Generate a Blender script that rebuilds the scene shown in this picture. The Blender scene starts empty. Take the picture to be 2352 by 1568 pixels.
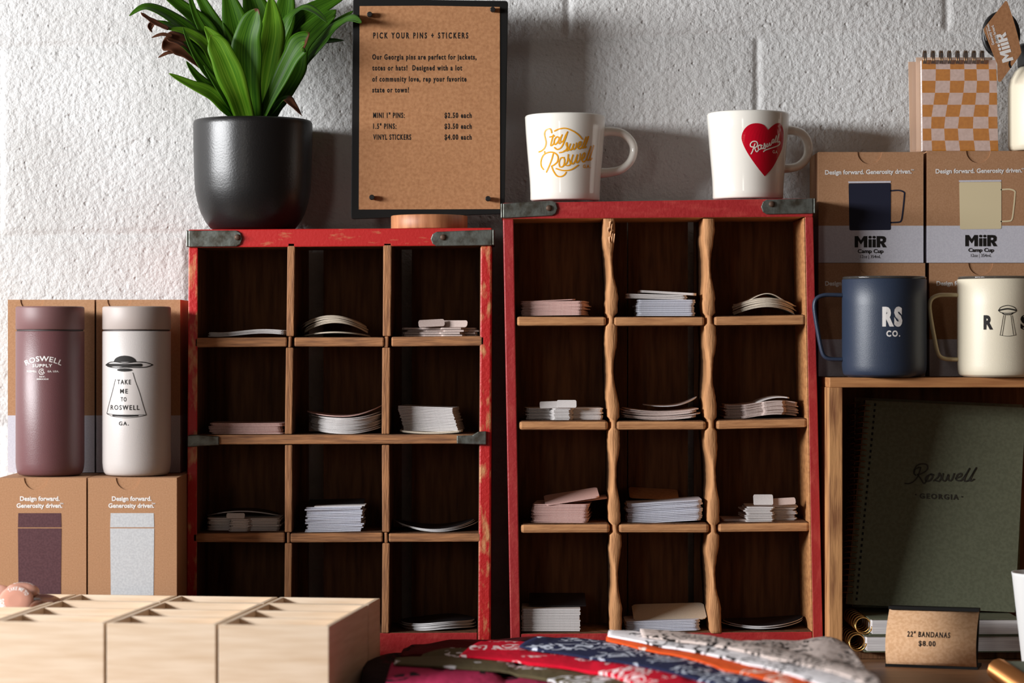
import bpy, math, random
from mathutils import Vector
rnd = random.Random(7)
S = bpy.context.scene
COL = S.collection
PI = math.pi

# ------------------------------------------------------------------ camera
F = 5900.0            # focal length in pixels of the 2352 px wide frame
CY, CZ = -2.7, 0.33   # camera distance from the crate fronts, height above the table
cam_d = bpy.data.cameras.new('camera')
cam_d.sensor_width = 36.0
cam_d.lens = F / 2352 * 36.0
cam_d.clip_start = 0.05
cam_d.dof.use_dof = True
cam_d.dof.focus_distance = 2.72
cam_d.dof.aperture_fstop = 4.2
cam = bpy.data.objects.new('camera', cam_d)
COL.objects.link(cam)
cam.location = (0, CY, CZ)
cam.rotation_euler = (PI/2, 0, 0)
S.camera = cam
S.view_settings.view_transform = 'Standard'
S.view_settings.look = 'None'
S.view_settings.gamma = 1
S.view_settings.use_curve_mapping = False
S.view_settings.exposure = 0.0

# ------------------------------------------------------------------ light: warm dim room + daylight through two windows
w = bpy.data.worlds.new('room_light')
S.world = w
w.use_nodes = True
w.node_tree.nodes['Background'].inputs[0].default_value = (0.128, 0.084, 0.063, 1)
w.node_tree.nodes['Background'].inputs[1].default_value = 0.44
def daylight(name, loc, target, sx, sy, power, col):
    d = bpy.data.lights.new(name, 'AREA')
    d.shape = 'RECTANGLE'; d.size = sx; d.size_y = sy; d.energy = power; d.color = col
    o = bpy.data.objects.new(name, d)
    COL.objects.link(o)
    o.location = loc
    o.rotation_euler = (Vector(target)-Vector(loc)).to_track_quat('-Z', 'Y').to_euler()
    return o
daylight('daylight_through_side_window', (-2.24, -1.14, 0.77), (-0.1, -0.1, 0.4), 1.45, 0.38, 122, (0.975, 0.985, 1.0))
daylight('daylight_through_front_window', (-1.3, -4.25, 0.85), (0.0, 0.0, 0.3), 0.4, 1.3, 9, (1.0, 0.93, 0.85))

# ------------------------------------------------------------------ helpers
def W(px, py, y):
    """photo pixel at world depth y -> world point"""
    z = y - CY
    return (float((px-1176)*z/F), float(y), float(CZ+(784-py)*z/F))
def WT(px, py, z):
    """photo pixel on the horizontal plane of height z -> world point"""
    d = (CZ-z)*F/(py-784)
    return ((px-1176)*d/F, d+CY, z)
def srgb(r, g, b):
    f = lambda c: (c/255/12.92) if c <= 10.3 else ((c/255+.055)/1.055)**2.4
    return (f(r), f(g), f(b), 1)

def nodes(m):
    m.use_nodes = True
    nt = m.node_tree
    return nt, nt.nodes['Principled BSDF']
def mk(name, c1, c2=None, scale=(1, 1, 1), ns=8.0, lo=.4, hi=.6, rough=.5, bump=0, bns=300, bsc=None, metal=0, spec=.5, coat=0, detail=4, trans=0, alpha=1):
    """principled material: c1 mixed with c2 by a stretched noise, optional bump"""
    m = bpy.data.materials.new(name)
    nt, b = nodes(m)
    b.inputs['Roughness'].default_value = rough
    b.inputs['Metallic'].default_value = metal
    b.inputs['Specular IOR Level'].default_value = spec
    b.inputs['Coat Weight'].default_value = coat
    b.inputs['Coat Roughness'].default_value = .08
    b.inputs['Transmission Weight'].default_value = trans
    b.inputs['Alpha'].default_value = alpha
    b.inputs['Base Color'].default_value = c1
    L = nt.links.new
    def noise(scl, n, det):
        tc = nt.nodes.new('ShaderNodeTexCoord'); mp = nt.nodes.new('ShaderNodeMapping')
        mp.inputs['Scale'].default_value = scl
        no = nt.nodes.new('ShaderNodeTexNoise'); no.inputs['Scale'].default_value = n; no.inputs['Detail'].default_value = det
        L(tc.outputs['Object'], mp.inputs['Vector']); L(mp.outputs['Vector'], no.inputs['Vector'])
        return no
    if c2:
        no = noise(scale, ns, detail)
        r = nt.nodes.new('ShaderNodeValToRGB')
        r.color_ramp.elements[0].position = lo; r.color_ramp.elements[0].color = c1
        r.color_ramp.elements[1].position = hi; r.color_ramp.elements[1].color = c2
        L(no.outputs['Fac'], r.inputs['Fac']); L(r.outputs['Color'], b.inputs['Base Color'])
    if bump:
        no = noise(bsc or (1, 1, 1), bns, 3)
        bp = nt.nodes.new('ShaderNodeBump'); bp.inputs['Distance'].default_value = bump; bp.inputs['Strength'].default_value = 1
        L(no.outputs['Fac'], bp.inputs['Height']); L(bp.outputs['Normal'], b.inputs['Normal'])
    return m

class MB:
    """collects polygons, builds one mesh object"""
    def __init__(s):
        s.v = []; s.f = []; s.m = []; s.sm = []
    def add(s, vs, fs, mi=0, smooth=False):
        n = len(s.v)
        s.v += [tuple(p) for p in vs]
        for f in fs:
            s.f.append([i+n for i in f]); s.m.append(mi); s.sm.append(smooth)
        return s
    def box(s, x0, x1, y0, y1, z0, z1, mi=0):
        vs = [(x, y, z) for z in (z0, z1) for y in (y0, y1) for x in (x0, x1)]
        return s.add(vs, [(0, 2, 3, 1), (4, 5, 7, 6), (0, 1, 5, 4), (2, 6, 7, 3), (0, 4, 6, 2), (1, 3, 7, 5)], mi)
    def prism(s, front, back, mi=0, mis=None, smooth=False):
        """front / back: matching loops of 3d points; mis: material per side face"""
        n = len(front)
        s.add(list(front)+list(back), [list(range(n)), list(range(2*n-1, n-1, -1))], mi)
        k = len(s.v)-2*n
        for i in range(n):
            j = (i+1) % n
            s.f.append([k+j, k+i, k+n+i, k+n+j]); s.m.append(mis[i] if mis else mi); s.sm.append(smooth)
        return s
    def slab(s, pts, y0, y1, mi=0, mis=None):
        """polygon given in photo pixels at depth y0, pushed straight back to y1"""
        fr = [W(a, b, y0) for a, b in pts]
        return s.prism(fr, [(a, y1, c) for a, _, c in fr], mi, mis)
    def lathe(s, prof, c, n=64, mi=0, smooth=True, cap0=True, cap1=True):
        """prof: (radius, z) from bottom to top around the vertical axis through c"""
        k = len(s.v); m = len(prof)
        for r, z in prof:
            for i in range(n):
                a = 2*PI*i/n
                s.v.append((c[0]+r*math.cos(a), c[1]+r*math.sin(a), c[2]+z))
        for j in range(m-1):
            for i in range(n):
                i2 = (i+1) % n
                s.f.append([k+j*n+i, k+j*n+i2, k+(j+1)*n+i2, k+(j+1)*n+i]); s.m.append(mi); s.sm.append(smooth)
        if cap0: s.f.append([k+i for i in range(n-1, -1, -1)]); s.m.append(mi); s.sm.append(False)
        if cap1: s.f.append([k+(m-1)*n+i for i in range(n)]); s.m.append(mi); s.sm.append(False)
        return s
    def tube(s, pts, r, n=10, mi=0, closed=False, flat=1.0):
        pts = [Vector(p) for p in pts]; k = len(s.v); m = len(pts)
        up = None
        for i, p in enumerate(pts):
            a = pts[i-1] if (i or closed) else p
            b = pts[(i+1) % m] if (i < m-1 or closed) else p
            t = (b-a).normalized()
            if up is None:
                up = Vector((0, -1, 0)) if abs(t.y) < .9 else Vector((0, 0, 1))
            sd = t.cross(up).normalized(); up = sd.cross(t).normalized()
            rr = r[i] if isinstance(r, (list, tuple)) else r
            for q in range(n):
                g = 2*PI*q/n
                s.v.append(tuple(p+sd*(math.cos(g)*rr)+up*(math.sin(g)*rr*flat)))
        for i in range(m if closed else m-1):
            i2 = (i+1) % m
            for q in range(n):
                q2 = (q+1) % n
                s.f.append([k+i*n+q, k+i*n+q2, k+i2*n+q2, k+i2*n+q]); s.m.append(mi); s.sm.append(True)
        if not closed:
            s.f.append([k+q for q in range(n-1, -1, -1)]); s.m.append(mi); s.sm.append(False)
            s.f.append([k+(m-1)*n+q for q in range(n)]); s.m.append(mi); s.sm.append(False)
        return s
    def grid(s, fn, nu, nv, mi=0, smooth=True, mfn=None):
        k = len(s.v)
        for j in range(nv+1):
            for i in range(nu+1):
                s.v.append(tuple(fn(i/nu, j/nv)))
        for j in range(nv):
            for i in range(nu):
                a = k+j*(nu+1)+i
                s.f.append([a, a+1, a+nu+2, a+nu+1]); s.m.append(mfn(i, j) if mfn else mi); s.sm.append(smooth)
        return s
    def ribbon(s, pts, width, mapf, mi=0, taper=False):
        """flat stroke along 2d points, laid on a surface by mapf"""
        n = len(pts)
        if n < 2: return s
        L = []; R = []
        for i, (x, y) in enumerate(pts):
            a = pts[max(0, i-1)]; b = pts[min(n-1, i+1)]
            dx, dy = b[0]-a[0], b[1]-a[1]; d = math.hypot(dx, dy) or 1
            h = width/2
            if taper: h *= .35+.65*math.sin(PI*min(1, max(0, (i+.5)/n)))**.5
            L.append(mapf(x-dy/d*h, y+dx/d*h)); R.append(mapf(x+dy/d*h, y-dx/d*h))
        s.add(L+R, [(i, i+1, n+i+1, n+i) for i in range(n-1)], mi)
        # round ends
        for (x, y) in (pts[0], pts[-1]):
            if not taper:
                c = [mapf(x+math.cos(2*PI*q/8)*width/2, y+math.sin(2*PI*q/8)*width/2) for q in range(8)]
                s.add(c, [list(range(8))], mi)
        return s

ORG = {}
def build(name, mb, mats, parent=None, bevel=0, seg=2, recalc=True):
    me = bpy.data.meshes.new(name)
    o = bpy.data.objects.new(name, me)
    org = Vector((0, 0, 0))
    if parent is not None:
        org = ORG[parent.name]
    elif mb.v:
        xs = [p[0] for p in mb.v]; ys = [p[1] for p in mb.v]; zs = [p[2] for p in mb.v]
        org = Vector(((min(xs)+max(xs))/2, (min(ys)+max(ys))/2, min(zs)))
        o.location = org
    me.from_pydata([tuple(Vector(p)-org) for p in mb.v], [], mb.f)
    for m in (mats if isinstance(mats, (list, tuple)) else [mats]): me.materials.append(m)
    me.polygons.foreach_set('material_index', mb.m)
    me.polygons.foreach_set('use_smooth', mb.sm)
    if recalc:
        import bmesh
        bm = bmesh.new(); bm.from_mesh(me)
        bmesh.ops.recalc_face_normals(bm, faces=bm.faces)
        bm.to_mesh(me); bm.free()
    me.update()
    COL.objects.link(o)
    if parent is not None: o.parent = parent
    ORG[o.name] = org
    if bevel:
        bv = o.modifiers.new('edge', 'BEVEL'); bv.width = bevel; bv.segments = seg; bv.limit_method = 'ANGLE'; bv.angle_limit = .7
        bv.harden_normals = False
    return o
def thing(name, label, cat, loc, group=None):
    o = bpy.data.objects.new(name, None)
    o.empty_display_size = .02
    COL.objects.link(o); o.location = loc
    ORG[o.name] = Vector(loc)
    return tag(o, label, cat, group)
def tag(o, label, cat, group=None):
    o['label'] = label; o['category'] = cat
    if group: o['group'] = group
    return o
def struct(name, mb, mats, **k):
    o = build(name, mb, mats, **k); o['kind'] = 'structure'; return o

# flat lettering ---------------------------------------------------------------------
_tc = {}
def text2d(s, bold=0.0, space=1.0):
    key = (s, bold, space)
    if key in _tc: return _tc[key]
    cu = bpy.data.curves.new('t', 'FONT'); cu.body = s; cu.size = 1; cu.offset = bold; cu.space_character = space; cu.resolution_u = 3
    ob = bpy.data.objects.new('t', cu); COL.objects.link(ob)
    dg = bpy.context.evaluated_depsgraph_get(); dg.update()
    ev = ob.evaluated_get(dg); me = ev.to_mesh()
    r = ([(v.co.x, v.co.y) for v in me.vertices], [list(p.vertices) for p in me.polygons])
    ev.to_mesh_clear()
    bpy.data.objects.remove(ob); bpy.data.curves.remove(cu)
    _tc[key] = r
    return r
def lettering(mb, s, x0, x1, yb, cap, mapf, bold=0.0, space=1.0, slope=0.0, skew=0.0, mi=0, arc=None, rot=None):
    """letters between pixels x0..x1 on baseline yb with capitals cap pixels high"""
    v, f = text2d(s, bold, space)
    hv, _ = text2d('H', bold)
    ch = max(p[1] for p in hv)-min(p[1] for p in hv)
    y0 = min(p[1] for p in hv)
    a = min(p[0] for p in v); b = max(p[0] for p in v)
    ky = cap/ch; kx = (x1-x0)/(b-a)
    out = []
    for x, y in v:
        X = x0+(x-a)*kx; up = (y-y0)*ky
        X += skew*up
        if arc:     # arc = (centre x, radius): letters fan along a circle bulging upwards
            cx, R = arc
            g = (X-cx)/R
            out.append(mapf(cx+(R+up)*math.sin(g), yb+R-(R+up)*math.cos(g)))
        elif rot is not None:   # rotated about (x0, yb), counter clockwise
            c, sn = math.cos(rot), math.sin(rot); dx = X-x0
            out.append(mapf(x0+dx*c-up*sn, yb-(dx*sn+up*c)))
        else:
            out.append(mapf(X, yb-up+slope*(X-x0)))
    mb.add(out, f, mi)
    return mb
def flat(y):
    return lambda px, py: W(px, py, y)
def on_round(cx, cy, rf, eps=.0003):
    """lays pixels on an upright round body: axis (cx, cy), radius rf(z)"""
    def f(px, py):
        x, y, z = W(px, py, cy-.02)
        r = rf(z); d = max(-r*.995, min(r*.995, x-cx))
        return (cx+d, cy-math.sqrt(r*r-d*d)-eps, z)
    return f
def catmull(p, n=8):
    out = []
    for i in range(len(p)-1):
        a = p[max(0, i-1)]; b = p[i]; c = p[i+1]; d = p[min(len(p)-1, i+2)]
        for k in range(n):
            t = k/n
            out.append(tuple(.5*(2*b[q]+(c[q]-a[q])*t+(2*a[q]-5*b[q]+4*c[q]-d[q])*t*t+(3*b[q]-a[q]-3*c[q]+d[q])*t**3) for q in range(len(b))))
    out.append(tuple(p[-1]))
    return out
# hand lettering: strokes on a grid where x-height is 1
GL = {
 'R': (1.02, [[(.34, 1.9), (.25, 1.1), (.1, .3), (-.12, -.15)], [(-.22, 1.25), (-.3, 1.6), (-.02, 1.95), (.45, 2.05), (.8, 1.8), (.75, 1.35), (.3, 1.0)], [(.34, 1.0), (.52, .5), (.68, .05), (.88, 0), (1.02, .2)]]),
 'o': (.66, [[(.4, 1.0), (.12, .85), (.04, .4), (.2, 0), (.44, .1), (.55, .6), (.4, 1.0), (.42, .8), (.68, .85)]]),
 's': (.56, [[(.0, .3), (.2, .65), (.32, 1.05), (.34, .75), (.46, .4), (.36, .02), (.1, .02), (.04, .18)], [(.4, .02), (.6, .25)]]),
 'w': (.95, [[(.08, 1.0), (.04, .4), (.14, .02), (.32, .15), (.46, .95)], [(.46, .95), (.44, .35), (.54, .02), (.74, .2), (.84, .75), (.78, 1.0)]]),
 'e': (.52, [[(.04, .45), (.3, .55), (.42, .82), (.28, 1.02), (.08, .75), (.06, .25), (.22, 0), (.4, .1), (.54, .35)]]),
 'l': (.34, [[(.06, .4), (.24, 1.3), (.3, 2.0), (.18, 1.9), (.08, 1.0), (.08, .25), (.18, 0), (.36, .25)]]),
 'S': (.75, [[(.72, 1.65), (.66, 1.98), (.4, 2.0), (.24, 1.65), (.36, 1.2), (.5, .7), (.4, .15), (.1, -.15), (-.25, -.12)]]),
 't': (.4, [[(.16, 1.75), (.08, .6), (.14, .05), (.26, .05), (.38, .25)], [(-.06, 1.2), (.38, 1.25)]]),
 'a': (.62, [[(.46, .85), (.26, 1.02), (.06, .7), (.06, .2), (.22, 0), (.4, .3), (.5, 1.0)], [(.5, 1.0), (.46, .3), (.54, 0), (.66, .2)]]),
 'y': (.62, [[(.06, 1.0), (.05, .4), (.16, .08), (.34, .2), (.52, 1.0)], [(.54, 1.0), (.48, .1), (.38, -.6), (.14, -.95), (-.1, -.75)]]),
}
def script(mb, word, x, y, xh, wid, mapf, shear=.3, slope=0.0, kx=1.0, mi=0):
    pen = 0
    for ch in word:
        adv, st = GL[ch]
        for p in st:
            q = catmull(p, 7)
            pts = []
            for a, b in q:
                X = (a+pen)*kx+b*shear
                pts.append((x+X*xh, y-b*xh+slope*X*xh))
            mb.ribbon(pts, wid, mapf, mi)
        pen += adv
    return mb

# ------------------------------------------------------------------ materials
M = {}
M['plaster'] = mk('painted_block', srgb(212, 212, 211), srgb(200, 199, 197), ns=6, rough=.55, spec=.3)
nt, b = nodes(M['plaster'])
tcn = nt.nodes.new('ShaderNodeTexCoord')
n1 = nt.nodes.new('ShaderNodeTexNoise'); n1.inputs['Scale'].default_value = 120; n1.inputs['Detail'].default_value = 5; n1.inputs['Roughness'].default_value = .6
n2 = nt.nodes.new('ShaderNodeTexVoronoi'); n2.inputs['Scale'].default_value = 85; n2.feature = 'SMOOTH_F1'
n3 = nt.nodes.new('ShaderNodeTexNoise'); n3.inputs['Scale'].default_value = 260; n3.inputs['Detail'].default_value = 2
rp = nt.nodes.new('ShaderNodeValToRGB'); rp.color_ramp.elements[0].position = .03; rp.color_ramp.elements[1].position = .16
a1 = nt.nodes.new('ShaderNodeMath'); a1.operation = 'MULTIPLY_ADD'; a1.inputs[1].default_value = .35
a2 = nt.nodes.new('ShaderNodeMath'); a2.operation = 'MULTIPLY_ADD'; a2.inputs[1].default_value = .35
bp = nt.nodes.new('ShaderNodeBump'); bp.inputs['Distance'].default_value = .0026
for n in (n1, n2, n3): nt.links.new(tcn.outputs['Object'], n.inputs['Vector'])
nt.links.new(n2.outputs['Distance'], rp.inputs['Fac'])
nt.links.new(rp.outputs['Color'], a1.inputs[0]); nt.links.new(n1.outputs['Fac'], a1.inputs[2])
nt.links.new(n3.outputs['Fac'], a2.inputs[0]); nt.links.new(a1.outputs[0], a2.inputs[2])
nt.links.new(a2.outputs[0], bp.inputs['Height']); nt.links.new(bp.outputs['Normal'], b.inputs['Normal'])

M['red'] = mk('worn_red_paint', srgb(186, 28, 28), srgb(202, 140, 92), scale=(1, 1, .35), ns=150, lo=.5, hi=.68, rough=.5, bump=.0006, bns=260, detail=6)
M['red_h'] = mk('worn_red_paint_rail', srgb(184, 26, 24), srgb(190, 120, 80), scale=(.3, 1, 1), ns=170, lo=.6, hi=.74, rough=.5, bump=.0002, bns=320, detail=6)
M['dark_red'] = mk('faded_dark_red_paint', srgb(158, 36, 38), srgb(176, 66, 58), scale=(1, 1, .3), ns=120, lo=.5, hi=.75, rough=.5, bump=.0004, bns=240)
M['dark_red_h'] = mk('faded_dark_red_rail', srgb(164, 34, 36), srgb(180, 60, 54), scale=(.3, 1, 1), ns=120, lo=.5, hi=.75, rough=.5, bump=.0004, bns=240)
M['old_wood_v'] = mk('old_wood_upright', srgb(176, 122, 78), srgb(118, 76, 48), scale=(6, 2, .5), ns=60, lo=.35, hi=.75, rough=.75, bump=.0008, bns=120, bsc=(5, 5, .5), detail=6)
M['old_wood_h'] = mk('old_wood_shelf', srgb(176, 122, 78), srgb(104, 66, 42), scale=(.5, 2, 6), ns=60, lo=.35, hi=.75, rough=.75, bump=.0008, bns=120, bsc=(.5, 5, 5), detail=6)
M['new_wood_v'] = mk('rubbed_wood_upright', srgb(196, 142, 94), srgb(150, 100, 60), scale=(5, 2, .6), ns=50, lo=.4, hi=.8, rough=.8, bump=.0006, bns=160, bsc=(4, 4, .6), detail=6)
M['new_wood_h'] = mk('rubbed_wood_shelf', srgb(194, 140, 92), srgb(146, 96, 58), scale=(.6, 2, 5), ns=50, lo=.4, hi=.8, rough=.8, bump=.0006, bns=160, bsc=(.6, 4, 4), detail=6)
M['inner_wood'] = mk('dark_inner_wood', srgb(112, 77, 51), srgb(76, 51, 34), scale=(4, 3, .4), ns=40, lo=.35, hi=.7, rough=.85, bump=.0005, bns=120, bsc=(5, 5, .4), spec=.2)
M['zinc'] = mk('tarnished_zinc', srgb(118, 122, 116), srgb(78, 72, 62), ns=90, lo=.42, hi=.68, rough=.45, metal=.75, bump=.0003, bns=200)
M['rust'] = mk('rusty_nail', srgb(84, 62, 48), rough=.6, metal=.4)
M['kraft'] = mk('kraft_board', srgb(181, 138, 104), srgb(167, 124, 90), ns=700, lo=.3, hi=.7, rough=.8, bump=.00006, bns=420, bsc=(1, 1, .03), spec=.2)
M['kraft_paper'] = mk('kraft_paper', srgb(178, 129, 90), srgb(158, 110, 74), ns=300, lo=.35, hi=.7, rough=.8, bump=.0001, bns=900, spec=.2, detail=6)
M['kraft_card'] = mk('light_kraft_card', srgb(214, 172, 134), srgb(200, 156, 116), ns=300, rough=.75, spec=.2)
M['band_white'] = mk('printed_white_on_board', srgb(206, 204, 212), srgb(198, 196, 205), ns=600, rough=.75, bump=.00006, bns=420, bsc=(1, 1, .03), spec=.2)
M['ink_white'] = mk('white_ink', srgb(236, 232, 228), rough=.6, spec=.2)
M['ink_black'] = mk('black_ink', srgb(30, 27, 25), rough=.6, spec=.2)
M['ink_maroon'] = mk('maroon_ink', srgb(92, 62, 66), srgb(82, 54, 58), ns=500, rough=.7, spec=.2)
M['ink_grey'] = mk('pale_grey_ink', srgb(200, 202, 204), srgb(188, 190, 193), ns=500, rough=.7, spec=.2)
M['ink_navy'] = mk('navy_ink', srgb(34, 36, 52), rough=.6, spec=.2)
M['ink_cream'] = mk('cream_ink', srgb(222, 206, 168), rough=.6, spec=.2)
M['ink_yellow'] = mk('golden_yellow_glaze', srgb(232, 160, 30), rough=.15, spec=.5)
M['ink_heart'] = mk('red_glaze', srgb(196, 8, 36), rough=.12, spec=.5)
M['ink_glaze_white'] = mk('white_glaze_lettering', srgb(238, 226, 214), rough=.12)
M['ceramic'] = mk('white_glazed_ceramic', srgb(240, 236, 226), rough=.09, spec=.5, coat=.3)
M['pot_black'] = mk('matt_black_glaze', srgb(22, 21, 21), rough=.34, spec=.5, bump=.00012, bns=500)
M['soil'] = mk('potting_soil', srgb(46, 34, 25), srgb(26, 19, 14), ns=120, rough=.95, bump=.003, bns=150)
M['board_black'] = mk('black_board', srgb(17, 16, 15), rough=.6, spec=.2)
M['black_plastic'] = mk('black_plastic', srgb(22, 21, 21), rough=.4)
M['oak'] = mk('oak', srgb(196, 134, 92), srgb(160, 100, 64), scale=(4, 4, .5), ns=45, rough=.5, lo=.35, hi=.7)
M['maroon_coat'] = mk('maroon_powder_coat', srgb(104, 68, 70), rough=.36, bump=.00012, bns=1400)
M['maroon_lid'] = mk('maroon_lid_plastic', srgb(112, 78, 78), rough=.5)
M['white_coat'] = mk('off_white_powder_coat', srgb(188, 181, 177), rough=.36, bump=.00012, bns=1400)
M['white_lid'] = mk('off_white_lid_plastic', srgb(168, 156, 150), rough=.5)
M['seam'] = mk('dark_gasket', srgb(50, 40, 38), rough=.6)
M['navy_coat'] = mk('navy_powder_coat', srgb(44, 55, 74), rough=.4, bump=.00012, bns=1400)
M['cream_coat'] = mk('cream_powder_coat', srgb(232, 222, 198), rough=.4, bump=.00012, bns=1400)
M['cream_dark'] = mk('cream_handle_coat', srgb(206, 190, 150), rough=.45)
M['smoke_lid'] = mk('smoked_clear_plastic', srgb(150, 146, 140), rough=.06, trans=.85, spec=.6)
M['steel'] = mk('brushed_steel', srgb(190, 188, 186), rough=.25, metal=1)
M['crate_wood'] = mk('honey_pine_top', srgb(196, 138, 86), srgb(158, 102, 60), scale=(.4, 2, 6), ns=40, lo=.35, hi=.75, rough=.6, bump=.0004, bns=100, bsc=(.4, 3, 5))
M['crate_wood_v'] = mk('honey_pine_side', srgb(200, 146, 94), srgb(130, 82, 50), scale=(3, 2, .5), ns=34, lo=.45, hi=.72, rough=.6, bump=.0004, bns=100, bsc=(5, 3, .4))
M['birch'] = mk('pale_birch', srgb(230, 208, 182), srgb(212, 184, 152), scale=(.35, .35, 5), ns=40, lo=.35, hi=.75, rough=.55, detail=5)
M['table'] = mk('brown_table_wood', srgb(156, 112, 76), srgb(112, 76, 50), scale=(.5, 5, 2), ns=30, lo=.3, hi=.75, rough=.45)
M['green_cover'] = mk('sage_green_cover', srgb(104, 107, 87), srgb(95, 98, 79), ns=300, rough=.75, bump=.0001, bns=800, spec=.2)
M['green_ink'] = mk('dark_ink_on_green', srgb(56, 54, 48), rough=.7, spec=.2)
M['pages'] = mk('paper_pages', srgb(232, 228, 226), srgb(206, 200, 200), scale=(.2, .2, 12), ns=90, rough=.8, spec=.2)
M['brass'] = mk('brass_wire', srgb(196, 150, 88), rough=.28, metal=1)
M['bronze'] = mk('antique_bronze_wire', srgb(120, 90, 60), rough=.3, metal=1)
M['copper'] = mk('copper_wire', srgb(206, 140, 84), rough=.35, metal=.9)
M['orange'] = mk('ochre_print', srgb(196, 124, 36), srgb(186, 115, 30), ns=300, rough=.75, spec=.2)
M['blush'] = mk('blush_print', srgb(212, 184, 172), srgb(202, 173, 160), ns=300, rough=.75, spec=.2)
M['tan_board'] = mk('tan_backing_board', srgb(206, 172, 146), rough=.7, spec=.3)
M['cello'] = bpy.data.materials.new('clear_film')
nt, b = nodes(M['cello'])
b.inputs['Base Color'].default_value = (1, 1, 1, 1); b.inputs['Roughness'].default_value = .06; b.inputs['Alpha'].default_value = .05
M['leaf'] = None
for key, c1, c2 in (('st_white', (226, 222, 220), (206, 200, 198)), ('st_pink', (220, 184, 174), (196, 152, 144)), ('st_cream', (222, 210, 192), (196, 180, 158)), ('st_blue', (214, 216, 226), (190, 192, 206)), ('st_pale', (216, 198, 190), (190, 168, 160))):
    M[key] = mk('vinyl_'+key[3:], srgb(*c1), srgb(*c2), ns=900, lo=.2, hi=.8, rough=.6, spec=.25)
M['st_black'] = mk('black_vinyl', srgb(28, 27, 30), rough=.35)
M['st_edge'] = mk('white_vinyl_edge', srgb(206, 204, 204), rough=.6)
M['badge_pink'] = mk('blush_enamel', srgb(206, 150, 130), rough=.18)
M['badge_brown'] = mk('brown_enamel', srgb(120, 78, 60), rough=.18)
M['tin'] = mk('tinplate', srgb(190, 184, 180), rough=.22, metal=1)
M['white_plastic'] = mk('white_matt', srgb(236, 236, 234), rough=.5)
M['floor'] = mk('floor_boards', srgb(120, 92, 70), srgb(96, 72, 54), scale=(4, .5, 1), ns=6, rough=.5)
M['wall_paint'] = mk('side_wall_paint', srgb(150, 128, 112), rough=.8)
M['frame_paint'] = mk('window_frame_paint', srgb(60, 54, 50), rough=.5)

# green leaves: lengthwise veins, brown dead tip from a per-leaf attribute
def leaf_mat(name, g1, g2, g3):
    m = bpy.data.materials.new(name)
    nt, b = nodes(m)
    L = nt.links.new
    uv = nt.nodes.new('ShaderNodeUVMap'); uv.uv_map = 'UVMap'
    sp = nt.nodes.new('ShaderNodeSeparateXYZ'); L(uv.outputs['UV'], sp.inputs[0])
    mp = nt.nodes.new('ShaderNodeMapping'); mp.inputs['Scale'].default_value = (9, .6, 1); L(uv.outputs['UV'], mp.inputs['Vector'])
    no = nt.nodes.new('ShaderNodeTexNoise'); no.inputs['Scale'].default_value = 2.2; no.inputs['Detail'].default_value = 3; L(mp.outputs['Vector'], no.inputs['Vector'])
    r = nt.nodes.new('ShaderNodeValToRGB'); r.color_ramp.elements[0].position = .38; r.color_ramp.elements[0].color = g1
    r.color_ramp.elements[1].position = .64; r.color_ramp.elements[1].color = g2
    L(no.outputs['Fac'], r.inputs['Fac'])
    # dead tip: v beyond 1 in the uv means withered
    n2 = nt.nodes.new('ShaderNodeTexNoise'); n2.inputs['Scale'].default_value = 4; L(uv.outputs['UV'], n2.inputs['Vector'])
    ad = nt.nodes.new('ShaderNodeMath'); ad.operation = 'MULTIPLY_ADD'; ad.inputs[1].default_value = .22; L(n2.outputs['Fac'], ad.inputs[0]); L(sp.outputs['Y'], ad.inputs[2])
    r2 = nt.nodes.new('ShaderNodeValToRGB'); r2.color_ramp.elements[0].position = .0; r2.color_ramp.elements[1].position = .04
    sb = nt.nodes.new('ShaderNodeMath'); sb.operation = 'SUBTRACT'; sb.inputs[1].default_value = 1.1; L(ad.outputs[0], sb.inputs[0]); L(sb.outputs[0], r2.inputs['Fac'])
    mx = nt.nodes.new('ShaderNodeMix'); mx.data_type = 'RGBA'
    L(r2.outputs['Color'], mx.inputs[0]); L(r.outputs['Color'], mx.inputs[6]); mx.inputs[7].default_value = g3
    L(mx.outputs[2], b.inputs['Base Color'])
    b.inputs['Roughness'].default_value = .42; b.inputs['Specular IOR Level'].default_value = .18
    # thin leaf lets some light through
    tr = nt.nodes.new('ShaderNodeBsdfTranslucent'); L(mx.outputs[2], tr.inputs['Color'])
    ms = nt.nodes.new('ShaderNodeMixShader'); ms.inputs[0].default_value = .4
    out = nt.nodes['Material Output']
    L(b.outputs[0], ms.inputs[1]); L(tr.outputs[0], ms.inputs[2]); L(ms.outputs[0], out.inputs['Surface'])
    return m
M['leaf'] = leaf_mat('green_leaf', srgb(40, 84, 14), srgb(84, 130, 30), srgb(104, 66, 48))
M['leaf_light'] = leaf_mat('bright_green_leaf', srgb(70, 122, 20), srgb(120, 162, 44), srgb(104, 66, 48))

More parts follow.
